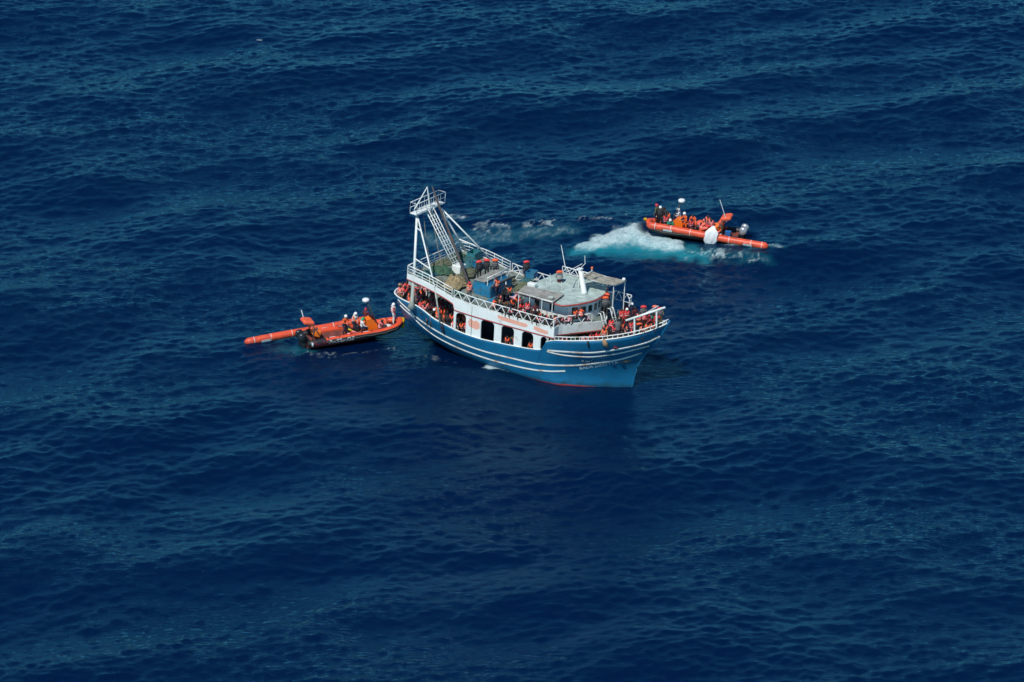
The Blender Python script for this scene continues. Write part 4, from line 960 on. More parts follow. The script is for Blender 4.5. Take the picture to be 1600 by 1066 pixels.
# everyone aboard the trawler: x, y, deck, lift, pose, facing, top, trousers, kit, head, label
ABOARD = [
    (-2.62, -3.92, 'B', 0, 'stand', -60, 'tan', 'grey', 'v:coral', 'red', 'person in coral life jacket standing beside the dark boom at the truss railing'),
    (-4.56, 0.35, 'B', 0, 'stand', 110, 'black', 'black', 'h:red', 'hair', 'person in black with red collar, aftmost of three standing together by the port railing'),
    (-4.33, 1.16, 'B', 0, 'stand', 80, 'charcoal', 'charcoal', 'h:red', 'hair', 'middle of the three collared people standing together by the port railing'),
    (-3.9, 1.8, 'B', 0, 'stand', 95, 'grey', 'charcoal', 'h:orange', 'hair', 'person in grey with bright orange collar, forward one of three by the port railing'),
    (-1.99, 3.76, 'B', 0, 'stand', 100, 'charcoal', 'navy', 'h:red', 'hair', 'person standing alone with red collar near the port truss railing'),
    (-1.5, -1.44, 'B', 0, 'stand', -40, 'navy', 'navy', 'v:orange', 'hair', 'person in orange vest standing in front of the blue hatch house'),
    (-0.36, -2.15, 'B', 0, 'rail', -10, 'black', 'black', None, 'hair', 'person in black bending down forward of the blue hatch house'),
    (-0.96, -0.32, 'B', 0, 'sit', -120, 'green', 'charcoal', 'v:orange', 'hair', 'person in orange vest and dark green sitting beside the green net heap'),
    (-0.25, -0.79, 'B', 0, 'recline', 200, 'pink', 'pink', None, 'hair', 'person in pale pink clothes lying back next to the wheelhouse roof'),
    (-0.17, -3.71, 'B', 0, 'sit', 20, 'black', 'charcoal', 'v:orange', 'hair', 'person in orange vest crouching behind the truss railing below the blue deck'),
    (-0.12, -2.53, 'B', 0, 'recline', 10, 'tan', 'brown', None, 'hair', 'person in tan shirt lying on the boat deck amid the seated group'),
    (0.71, -2.42, 'B', 0, 'huddle', -70, 'black', 'navy', 'v:orange', 'hair', 'person in orange vest huddled forward on the boat deck beside the awning'),
    (1.36, -4.06, 'B', 0, 'sit', -100, 'charcoal', 'black', None, 'hair', 'person in dark clothes without vest seated behind the truss railing'),
    (2.04, -3.92, 'B', 0, 'sit', -30, 'maroon', 'charcoal', None, 'hair', 'person in maroon top seated behind the truss railing'),
    (1.99, -2.88, 'B', 0, 'sit', -80, 'red', 'navy', 'v:red', 'hair', 'person in red vest sitting by the aft post of the passage awning'),
    (2.85, -3.59, 'B', 0, 'sit', -95, 'white', 'navy', 'v:red', 'hair', 'person in red vest with white sleeves under the passage awning'),
    (3.34, -3.56, 'B', 0, 'sit', -100, 'yellow', 'brown', None, 'hair', 'person in yellow top sitting under the passage awning'),
    (4.14, -4.08, 'B', 0, 'stand', -70, 'maroon', 'black', None, 'hair', 'person in maroon standing under the passage awning'),
    (4.83, -4.06, 'B', 0, 'sit', -60, 'pink', 'grey', None, 'hair', 'person in pink top sitting in the passage beside the wheelhouse wall'),
    (4.92, -3.6, 'B', 0, 'huddle', -110, 'black', 'charcoal', 'v:red', 'hair', 'person in red vest bending forward by the wheelhouse wall'),
    (5.9, -3.76, 'B', 0, 'sit', 150, 'grey', 'navy', 'v:orange', 'hair', 'person in orange vest sitting at the front corner of the wheelhouse wall'),
    (6.31, -3.12, 'B', 0, 'huddle', 206, 'black', 'black', 'v:rose', 'hair', 'person in rosy vest bent over at the corner of the boat deck'),
    (6.63, -2.66, 'B', 0, 'huddle', 206, 'pink', 'charcoal', 'v:rose', 'hair', 'smaller person in rosy vest beside the corner of the boat deck'),
    (6.97, -2.23, 'B', 0, 'bench', 206, 'black', 'black', 'v:orange', 'hair', 'person in orange vest sitting below the wheelhouse windows, left of a pair'),
    (7.25, -1.79, 'B', 0, 'bench', 26, 'maroon', 'navy', 'v:orange', 'hair', 'person in orange vest sitting below the wheelhouse windows, right of a pair'),
    (7.54, -1.32, 'B', 0, 'sit', 26, 'pink', 'grey', 'v:rose', 'hair', 'child in rosy vest sitting below the wheelhouse windows'),
    (7.17, 1.73, 'F', 0, 'stand', 120, 'black', 'black', 'c:black', 'hood', 'person in long black coat and pale hood at the top of the ladder'),
    (3.07, 1.04, 'R', 0, 'sit', 95, 'grey', 'maroon', 'h:orange', 'hair', 'person in striped grey with orange collar sitting alone on the wheelhouse roof'),
    (10.07, -2.57, 'F', 0, 'bench', -95, 'tan', 'brown', 'v:orange', 'hair', 'person in tan shirt and orange collar vest seated against the starboard fore railing'),
    (9.27, -2.28, 'F', 0, 'sit', -80, 'red', 'black', 'v:red', 'hair', 'person in red crouched beside the man in the tan shirt'),
    (8.27, -2.76, 'F', 0, 'huddle', -90, 'pink', 'grey', 'v:rose', 'hair', 'person in rosy vest huddled behind the fore railing under the white fascia'),
    (7.43, -2.91, 'F', 0, 'huddle', -70, 'green', 'black', None, 'hair', 'person in dark green huddled behind the fore railing, farthest aft'),
    (6.61, -3.28, 'F', 0, 'huddle', -90, 'red', 'navy', 'v:red', 'hair', 'person in red vest squeezed behind the aft end of the fore railing'),
    (9.02, -2.86, 'F', 0, 'sit', -110, 'maroon', 'black', 'v:red', 'hair', 'person in red vest and maroon behind the fore railing'),
    (9.85, -1.12, 'F', 0, 'stand', -110, 'red', 'charcoal', 'v:red', 'hair', 'person in red vest standing at the foot of the ladder, upper one'),
    (10.41, -1.66, 'F', 0, 'bench', -60, 'black', 'navy', 'v:red', 'hair', 'person in red vest seated at the foot of the ladder, lower one'),
    (10.62, -1.45, 'F', 0, 'stand', 90, 'grey', 'grey', 'c:grey', 'hair', 'person in plain grey coat standing at the foot of the ladder'),
    (9.51, -0.89, 'F', 0, 'sit', -70, 'charcoal', 'black', None, 'white', 'person with white cap sitting at the foot of the ladder'),
    (10.39, -0.61, 'F', 0, 'sit', 95, 'charcoal', 'charcoal', 'h:orange', 'hair', 'person in grey with wide orange collar sitting near the fore railing, by the ladder'),
    (11.28, -0.84, 'F', 0, 'sit', -50, 'black', 'black', 'v:coral', 'hair', 'person in coral vest sitting below the aft end of the bow gallows'),
    (12.01, -1.3, 'F', 0, 'huddle', -80, 'maroon', 'navy', 'v:red', 'hair', 'person in red vest huddled at the foot of the aft gallows post'),
    (9.0, 1.81, 'F', 0, 'stand', -150, 'red', 'black', 'v:red', 'hair', 'person in red vest standing on the foredeck behind the wing railing, left of two'),
    (9.39, 1.98, 'F', 0, 'stand', -60, 'red', 'maroon', 'v:red', 'white', 'person in red vest and white cap standing on the foredeck, right of two'),
    (8.24, 3.65, 'F', 0, 'stand', 140, 'maroon', 'black', None, 'hair', 'person in maroon standing on the port side of the foredeck'),
    (8.95, 3.45, 'F', 0, 'stand', 40, 'navy', 'navy', None, 'white', 'person in navy with white cap at the port fore railing'),
    (12.31, -0.72, 'F', 0, 'sit', 90, 'grey', 'charcoal', 'h:orange', 'hair', 'person in grey with orange collar sitting right of the aft gallows post'),
    (12.79, -0.97, 'F', 0, 'huddle', -90, 'tan', 'brown', 'v:coral', 'hair', 'person in coral vest huddled low beside the fore railing between the gallows posts'),
    (13.11, -0.73, 'F', 0, 'sit', -110, 'tan', 'black', 'v:orange', 'hair', 'person in bright orange vest sitting between the gallows posts'),
    (10.62, 2.61, 'F', 0, 'stand', 90, 'grey', 'charcoal', 'h:red', 'hair', 'person in grey with red collar standing at the bow behind the gallows'),
    (12.25, 1.8, 'F', 0, 'stand', 70, 'olive', 'brown', 'h:coral', 'hair', 'person in olive with coral collar standing right at the bow, left of two'),
    (13.25, 0.95, 'F', 0, 'stand', 95, 'tan', 'olive', 'h:red', 'hair', 'person in tan with red collar standing right at the bow, right of two'),
    (11.76, 0.33, 'F', 0, 'bench', 80, 'black', 'black', 'h:red', 'hair', 'person in black with red collar seated below the middle of the gallows beam'),
    (11.58, 1.46, 'F', 0, 'sit', -160, 'charcoal', 'black', 'v:orange', 'hair', 'person in orange vest sitting in the middle of the bow crowd'),
    (12.67, 0.69, 'F', 0, 'sit', -20, 'navy', 'black', 'v:orange', 'hair', 'person in orange vest sitting left of the forward gallows post'),
    (13.14, -0.55, 'F', 0, 'rail', -140, 'red', 'black', 'v:red', 'hair', 'person in red vest stooping in the bow crowd'),
    (10.58, 1.57, 'F', 0, 'sit', -80, 'navy', 'navy', None, 'hair', 'person in navy without vest sitting under the gallows beam'),
    (12.57, 0.9, 'F', 0, 'bench', -90, 'jade', 'olive', None, 'hair', 'person in green top seated next to the forward gallows post'),
    (13.55, 0.35, 'F', 0, 'sit', 150, 'olive', 'charcoal', None, 'hair', 'person in olive clothes sitting in the very bow'),
    (0.67, -4.09, 'B', 0, 'sit', -60, 'navy', 'black', None, 'hair', 'person in navy sitting close behind the truss railing between the orange vests'),
    (0.9, -1.63, 'B', 0, 'huddle', -120, 'grey', 'charcoal', 'v:red', 'hair', 'person in red vest bowed over at the aft edge of the wheelhouse roof'),
    (4.21, -3.61, 'B', 0, 'sit', -100, 'black', 'black', 'v:coral', 'hair', 'person in coral vest sitting under the forward part of the passage awning'),
    (5.65, -4.06, 'B', 0, 'sit', -70, 'navy', 'charcoal', None, 'hair', 'person in navy sitting by the wheelhouse wall next to the orange vest'),
    (6.09, -3.47, 'B', 0, 'huddle', 150, 'charcoal', 'black', None, 'hair', 'person in dark clothes bent over near the corner of the boat deck'),
    (9.14, 1.97, 'F', 0, 'sit', -30, 'navy', 'navy', 'v:red', 'hair', 'person in red vest and navy sitting amid the foredeck, behind the coral vest'),
    (12.3, 0.1, 'F', 0, 'stand', 100, 'maroon', 'black', 'v:red', 'hair', 'person in red vest turned away at the middle of the gallows beam'),
    (11.2, -0.4, 'F', 0, 'stand', 60, 'black', 'black', None, 'hair', 'person in black standing behind the aft end of the gallows beam'),
    (10.66, -1.41, 'F', 0, 'huddle', -80, 'navy', 'grey', None, 'hair', 'person in navy huddled against the fore railing near the tan shirt'),
    (13.45, -0.42, 'F', 0, 'huddle', -100, 'grey', 'brown', 'v:coral', 'hair', 'person in coral vest low at the fore railing by the forward gallows post'),
    (-0.49, -2.57, 'B', 0, 'sit', -140, 'maroon', 'black', 'v:coral', 'hair', 'person in coral vest sitting on the blue deck below the hatch house'),
    (-0.52, -1.76, 'B', 0, 'sit', 40, 'black', 'navy', None, 'hair', 'person in black sitting at the forward end of the blue deck'),
    (0.84, -1.94, 'B', 0, 'sit', -30, 'charcoal', 'navy', 'v:orange', 'hair', 'person in orange vest and charcoal next to the one lying in pink'),
    (1.72, -4.1, 'B', 0, 'huddle', -90, 'grey', 'charcoal', 'v:red', 'hair', 'person in red vest and grey sleeves low behind the middle of the truss railing'),
    (2.54, -4.09, 'B', 0, 'sit', -90, 'navy', 'black', 'v:coral', 'hair', 'person in coral vest and navy behind the truss railing below the awning post'),
    (3.87, -4.06, 'B', 0, 'sit', -80, 'brown', 'black', None, 'hair', 'person in brown behind the truss railing under the passage awning'),
    (3.38, -4.09, 'B', 0, 'stand', -100, 'charcoal', 'navy', 'v:red', 'hair', 'person in red vest standing at the wheelhouse wall under the awning'),
    (4.46, -4.07, 'B', 0, 'huddle', -90, 'black', 'navy', 'v:orange', 'hair', 'person in orange vest low at the railing under the end of the awning'),
    (10.68, -0.91, 'F', 0, 'bench', -60, 'navy', 'black', 'v:orange', 'hair', 'person in orange vest and navy on the foredeck right of the grey coat'),
    (11.61, -0.81, 'F', 0, 'bench', -130, 'charcoal', 'navy', 'v:red', 'hair', 'person in red vest and charcoal seated under the aft gallows beam'),
    (11.68, 0.22, 'F', 0, 'stand', -80, 'black', 'black', 'v:orange', 'hair', 'person in orange vest and black standing amid the bow crowd'),
    (9.99, 2.32, 'F', 0, 'stand', 120, 'maroon', 'black', None, 'hair', 'person in maroon without vest standing amidships of the foredeck'),
    (13.26, 0.49, 'F', 0, 'bench', -100, 'red', 'black', 'v:red', 'hair', 'person in red sleeves and red vest seated just left of the bow tip'),
    (9.39, -1.32, 'F', 0, 'bench', -90, 'black', 'charcoal', 'v:coral', 'hair', 'person in coral vest and black seated under the ladders'),
    (-11.29, -1.54, 'S', 0, 'stand', 150, 'blue', 'navy', None, 'hood', 'person with pale hood at the stern, farthest aft'),
    (-11.3, -1.12, 'S', 0, 'stand', -120, 'maroon', 'black', 'v:rose', 'hair', 'person in rosy vest behind the front pair at the stern'),
    (-11.27, -0.59, 'S', 0, 'stand', -60, 'charcoal', 'black', 'v:red', 'hair', 'person in red vest at the stern beside the gantry pedestal, rear row'),
    (-11.08, -1.77, 'S', 0, 'stand', -110, 'pink', 'tan', 'v:coral', 'hair', 'person in coral vest and pale sleeves at the stern bulwark, left of the front pair'),
    (-10.8, -1.45, 'S', 0, 'rail', -90, 'black', 'charcoal', 'v:red', 'hair', 'person in red vest leaning on the stern bulwark, right of the front pair'),
    (-11.27, -0.27, 'S', 0, 'stand', -90, 'black', 'black', 'v:rose', 'hair', 'person in rosy vest between the stern pair and the gantry pedestal'),
    (8.0, 0.75, 'B', 0, 'stand', 95, 'grey', 'charcoal', 'h:orange', 'hair', 'person in grey with orange collar standing in front of the wheelhouse windows'),
    (7.55, 1.6, 'B', 0, 'stand', 85, 'black', 'black', 'h:orange', 'hair', 'person in black with orange collar standing under the bridge awning'),
    (6.95, 2.35, 'B', 0, 'huddle', -40, 'black', 'charcoal', None, 'white', 'person in black with white cap crouching under the bridge awning'),
    (-7.8, -3.39, 'S', 0, 'stand', -132, 'navy', 'navy', 'v:red', 'hair', 'person in red life jacket and navy top, first from the stern, front shelter row'),
    (-7.28, -3.51, 'S', 0, 'rail', -105, 'black', 'black', 'v:rose', 'hair', 'person in rosy life jacket and black top, second from the stern, front shelter row'),
    (-6.7, -3.64, 'S', 0, 'bench', -106, 'grey', 'black', None, 'hair', 'person in grey without life jacket, third from the stern, front shelter row'),
    (-6.35, -3.67, 'S', 0, 'rail', -55, 'black', 'charcoal', None, 'white', 'person in black without life jacket, fourth from the stern, front shelter row'),
    (-5.79, -3.7, 'S', 0, 'stand', -140, 'grey', 'grey', 'v:orange', 'hair', 'person in orange life jacket and grey top, fifth from the stern, front shelter row'),
    (-5.29, -3.53, 'S', 0, 'rail', -64, 'brown', 'grey', 'v:orange', 'hair', 'person in orange life jacket and brown top, sixth from the stern, front shelter row'),
    (-4.82, -3.7, 'S', 0, 'stand', -130, 'black', 'navy', None, 'hair', 'person in black without life jacket, seventh from the stern, front shelter row'),
    (-4.33, -3.5, 'S', 0, 'bench', -51, 'white', 'grey', 'v:orange', 'hair', 'person in orange life jacket and white top, eighth from the stern, front shelter row'),
    (-8.02, -2.96, 'S', 0, 'stand', -59, 'maroon', 'charcoal', 'v:orange', 'hair', 'person in orange life jacket and maroon top, first from the stern, middle shelter row'),
    (-7.48, -3.03, 'S', 0, 'raise', -99, 'maroon', 'navy', 'v:coral', 'hair', 'person in coral life jacket and maroon top, second from the stern, middle shelter row'),
    (-6.86, -2.95, 'S', 0, 'rail', -125, 'maroon', 'grey', None, 'hair', 'person in maroon without life jacket, third from the stern, middle shelter row'),
    (-6.33, -3.05, 'S', 0, 'stand', -51, 'black', 'navy', 'v:orange', 'hair', 'person in orange life jacket and black top, fourth from the stern, middle shelter row'),
    (-5.83, -2.89, 'S', 0, 'rail', -104, 'black', 'grey', 'v:orange', 'hair', 'person in orange life jacket and black top, fifth from the stern, middle shelter row'),
    (-5.31, -2.93, 'S', 0, 'rail', -103, 'navy', 'black', None, 'hair', 'person in navy without life jacket, sixth from the stern, middle shelter row'),
    (-4.81, -3.05, 'S', 0, 'rail', -98, 'charcoal', 'navy', 'v:orange', 'hair', 'person in orange life jacket and charcoal top, seventh from the stern, middle shelter row'),
    (-4.41, -3.01, 'S', 0, 'rail', -103, 'black', 'navy', None, 'hair', 'person in black without life jacket, eighth from the stern, middle shelter row'),
    (-7.91, -2.37, 'S', 0, 'stand', -133, 'black', 'navy', 'v:orange', 'hair', 'person in orange life jacket and black top, first from the stern, back shelter row'),
    (-7.31, -2.28, 'S', 0, 'stand', -71, 'black', 'charcoal', 'v:rose', 'hair', 'person in rosy life jacket and black top, second from the stern, back shelter row'),
    (-6.8, -2.34, 'S', 0, 'stand', -41, 'grey', 'charcoal', 'v:orange', 'hair', 'person in orange life jacket and grey top, third from the stern, back shelter row'),
    (-6.25, -2.37, 'S', 0, 'stand', -88, 'white', 'charcoal', 'v:red', 'hair', 'person in red life jacket and white top, fourth from the stern, back shelter row'),
    (-5.83, -2.32, 'S', 0, 'stand', -113, 'brown', 'charcoal', 'v:orange', 'hair', 'person in orange life jacket and brown top, fifth from the stern, back shelter row'),
    (-5.26, -2.41, 'S', 0, 'rail', -42, 'maroon', 'black', 'v:red', 'hair', 'person in red life jacket and maroon top, sixth from the stern, back shelter row'),
    (-4.68, -2.36, 'S', 0, 'rail', -68, 'black', 'navy', 'v:orange', 'hair', 'person in orange life jacket and black top, seventh from the stern, back shelter row'),
    (-4.02, -2.32, 'S', 0, 'stand', -129, 'brown', 'charcoal', 'v:orange', 'hair', 'person in orange life jacket and brown top, eighth from the stern, back shelter row'),
    (-8.06, -1.36, 'S', 0, 'stand', -56, 'grey', 'charcoal', 'v:coral', 'hair', 'person in coral life jacket and grey top, first from the stern, rearmost shelter row'),
    (-7.42, -1.42, 'S', 0, 'rail', -57, 'maroon', 'grey', 'v:rose', 'hair', 'person in rosy life jacket and maroon top, second from the stern, rearmost shelter row'),
    (-6.99, -1.48, 'S', 0, 'rail', -60, 'grey', 'black', 'v:orange', 'hair', 'person in orange life jacket and grey top, third from the stern, rearmost shelter row'),
    (-6.53, -1.35, 'S', 0, 'stand', -55, 'grey', 'navy', None, 'hair', 'person in grey without life jacket, fourth from the stern, rearmost shelter row'),
    (-5.85, -1.4, 'S', 0, 'rail', -45, 'white', 'charcoal', 'v:rose', 'hair', 'person in rosy life jacket and white top, fifth from the stern, rearmost shelter row'),
    (-5.31, -1.52, 'S', 0, 'stand', -139, 'charcoal', 'grey', 'v:red', 'hair', 'person in red life jacket and charcoal top, sixth from the stern, rearmost shelter row'),
    (-4.96, -1.38, 'S', 0, 'rail', -115, 'black', 'black', 'v:red', 'hair', 'person in red life jacket and black top, seventh from the stern, rearmost shelter row'),
    (-4.33, -1.49, 'S', 0, 'stand', -73, 'white', 'charcoal', None, 'hair', 'person in white without life jacket, eighth from the stern, rearmost shelter row'),
    (-9.2, -3.0, 'S', 0, 'stand', -156, 'navy', 'navy', 'v:orange', 'hair', 'person in orange life jacket and navy top, first from the gantry pedestal, stern crowd'),
    (-9.6, -2.4, 'S', 0, 'stand', -98, 'navy', 'navy', 'v:orange', 'hair', 'person in orange life jacket and navy top, second from the gantry pedestal, stern crowd'),
    (-9.0, -2.0, 'S', 0, 'stand', -83, 'grey', 'navy', 'v:rose', 'hair', 'person in rosy life jacket and grey top, third from the gantry pedestal, stern crowd'),
    (-9.9, -1.5, 'S', 0, 'stand', -114, 'black', 'navy', 'v:red', 'hair', 'person in red life jacket and black top, fourth from the gantry pedestal, stern crowd'),
    (-9.3, -1.1, 'S', 0, 'stand', -122, 'black', 'navy', 'v:orange', 'hair', 'person in orange life jacket and black top, fifth from the gantry pedestal, stern crowd'),
    (-10.3, -0.8, 'S', 0, 'stand', -150, 'navy', 'navy', 'v:coral', 'hair', 'person in coral life jacket and navy top, sixth from the gantry pedestal, stern crowd'),
    (-9.7, -0.3, 'S', 0, 'stand', -112, 'white', 'navy', 'v:rose', 'hair', 'person in rosy life jacket and white top, seventh from the gantry pedestal, stern crowd'),
    (-10.6, 0.1, 'S', 0, 'stand', -111, 'grey', 'navy', 'v:red', 'hair', 'person in red life jacket and grey top, eighth from the gantry pedestal, stern crowd'),
    (-9.1, 0.2, 'S', 0, 'stand', -51, 'white', 'navy', 'v:red', 'hair', 'person in red life jacket and white top, ninth from the gantry pedestal, stern crowd'),
    (-10.1, 0.8, 'S', 0, 'stand', -151, 'navy', 'navy', 'v:orange', 'hair', 'person in orange life jacket and navy top, tenth from the gantry pedestal, stern crowd'),
    (-3.25, -3.75, 'S', 0, 'rail', -123, 'black', 'navy', 'v:orange', 'hair', 'person in orange vest looking out of the first opening next to the shelter, left one'),
    (-2.85, -3.7, 'S', 0, 'stand', -72, 'maroon', 'navy', 'v:red', 'hair', 'person in red vest looking out of the first opening next to the shelter, right one'),
    (-3.0, -3.1, 'S', 0, 'stand', -91, 'charcoal', 'navy', None, 'hair', 'person in dark clothes standing back inside the first opening next to the shelter'),
    (1.3, -3.8, 'S', 0, 'rail', -79, 'black', 'navy', 'v:orange', 'hair', 'person in orange vest low in the third opening, left one'),
    (2.05, -3.75, 'S', 0, 'rail', -74, 'navy', 'navy', 'v:red', 'hair', 'person in red vest low in the third opening, right one'),
    (1.7, -3.3, 'S', 0, 'rail', -107, 'olive', 'navy', None, 'hair', 'person in olive standing back inside the third opening'),
    (2.3, -3.4, 'S', 0, 'stand', -98, 'brown', 'navy', 'v:coral', 'hair', 'person in coral vest standing at the right jamb of the third opening'),
    (4.05, -3.4, 'S', 0, 'stand', -103, 'navy', 'navy', 'v:red', 'hair', 'person in red vest standing at the right jamb of the fourth opening'),
    (3.75, -3.8, 'S', 0, 'rail', -104, 'brown', 'navy', 'v:orange', 'hair', 'person in orange vest inside the fourth opening, close to the sill'),
    (3.45, -3.3, 'S', 0, 'stand', -76, 'black', 'navy', None, 'hair', 'person in black standing back inside the fourth opening'),
    (5.25, -3.75, 'S', 0, 'stand', -85, 'maroon', 'navy', 'v:red', 'hair', 'person in red vest in the last opening beside the fore bulwark'),
]
DECKZ = {'B': bd_z, 'F': fore_z, 'R': lambda x: 7.06, 'S': main_z}
_pr = random.Random(21)
for (x, y, zn, dz, pose, yaw, top, legs, kit, head, lab) in ABOARD:
    wp = SHIP_M @ Vector((x, y, float(DECKZ[zn](x)) + dz + 0.03))
    kw = {}
    if kit:
        k, c_ = kit.split(':'); kw[{'v': 'jacket', 'h': 'hood', 'c': 'coat'}[k]] = c_
        if k == 'h': kw['vest'] = 'light' if zn == 'R' else 'plain' if top in ('grey', 'tan', 'olive') else 'dark'
    person(wp, R(yaw), pose, lab, top, legs, head=head, skin=_pr.choice((0, 0, 1, 2)), size=_pr.uniform(0.96, 1.04) * (0.75 if lab.startswith('child') else 1.0), group='people aboard the trawler', **kw)

# ------------------------------------------------------------------ the two rescue boats
M_TUBE = mat('tube_orange', (0.72, 0.085, 0.03), 0.45, var=0.10, scale=1.4, dirt=(0.40, 0.06, 0.035), dirt_amt=0.6, dirt_scale=1.6, bump=0.25, bscale=3.0)
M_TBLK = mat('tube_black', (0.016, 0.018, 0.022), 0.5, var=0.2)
M_UNDER = mat('hull_dark_red', (0.17, 0.028, 0.022), 0.4, var=0.15)
M_DKGR = mat('deck_dark_grey', (0.05, 0.05, 0.052), 0.8, var=0.2)
M_RDECK = mat('deck_shadow_red', (0.20, 0.045, 0.028), 0.8, var=0.25, scale=2.0, dirt=(0.05, 0.03, 0.03), dirt_amt=0.5)  # dark-red shadow between the orange tubes, put into the deck's colour
M_CONS = mat('console_orange', (0.85, 0.17, 0.012), 0.4, var=0.06)
M_BAG = mat('bag_orange', (0.74, 0.11, 0.045), 0.7, var=0.15, scale=4.0, bump=0.4, bscale=6.0)
M_YEL = mat('fender_yellow', (0.62, 0.36, 0.012), 0.5, var=0.2, scale=3.0, dirt=(0.12, 0.09, 0.03), dirt_amt=0.4, dirt_scale=3.0)
M_SILV = mat('engine_silver', (0.42, 0.44, 0.46), 0.28, metal=0.5, var=0.1)
M_ENG = mat('engine_black', (0.02, 0.024, 0.028), 0.22, var=0.1)
M_WPAD = mat('pad_white', (0.74, 0.75, 0.74), 0.5, var=0.05)
M_LRED = mat('letter_red', (0.30, 0.012, 0.04), 0.5); M_LWHT = mat('letter_white', (0.72, 0.74, 0.72), 0.5)
TR = 0.29                                                           # collar radius

def collar_path(side, n_=26):
    P_ = []
    for t in np.linspace(0, 1, n_):
        if t < 0.6: x = -0.25 + 6.1 * t / 0.6; y = 1.12; z_ = 0.62
        else:
            u = (t - 0.6) / 0.4; x = 5.85 + 2.55 * math.sin(u * math.pi / 2); y = 1.12 * math.cos(u * math.pi / 2) ** 0.8; z_ = 0.62 + 0.34 * u * u
        P_.append(Vector((x, side * y, z_)))
    return P_
def collar_ring(P_, i, side, r, a0, a1, k):
    a = P_[max(i - 1, 0)]; b_ = P_[min(i + 1, len(P_) - 1)]; t = (b_ - a).normalized(); x = t.cross(Vector((0, 0, 1))).normalized()
    if x.y * side < 0 and abs(x.y) > .05: x = -x
    elif abs(x.y) <= .05 and x.x < 0: x = -x
    return [P_[i] + x * math.cos(g) * r + Vector((0, 0, 1)) * math.sin(g) * r for g in np.linspace(a0, a1, k)]

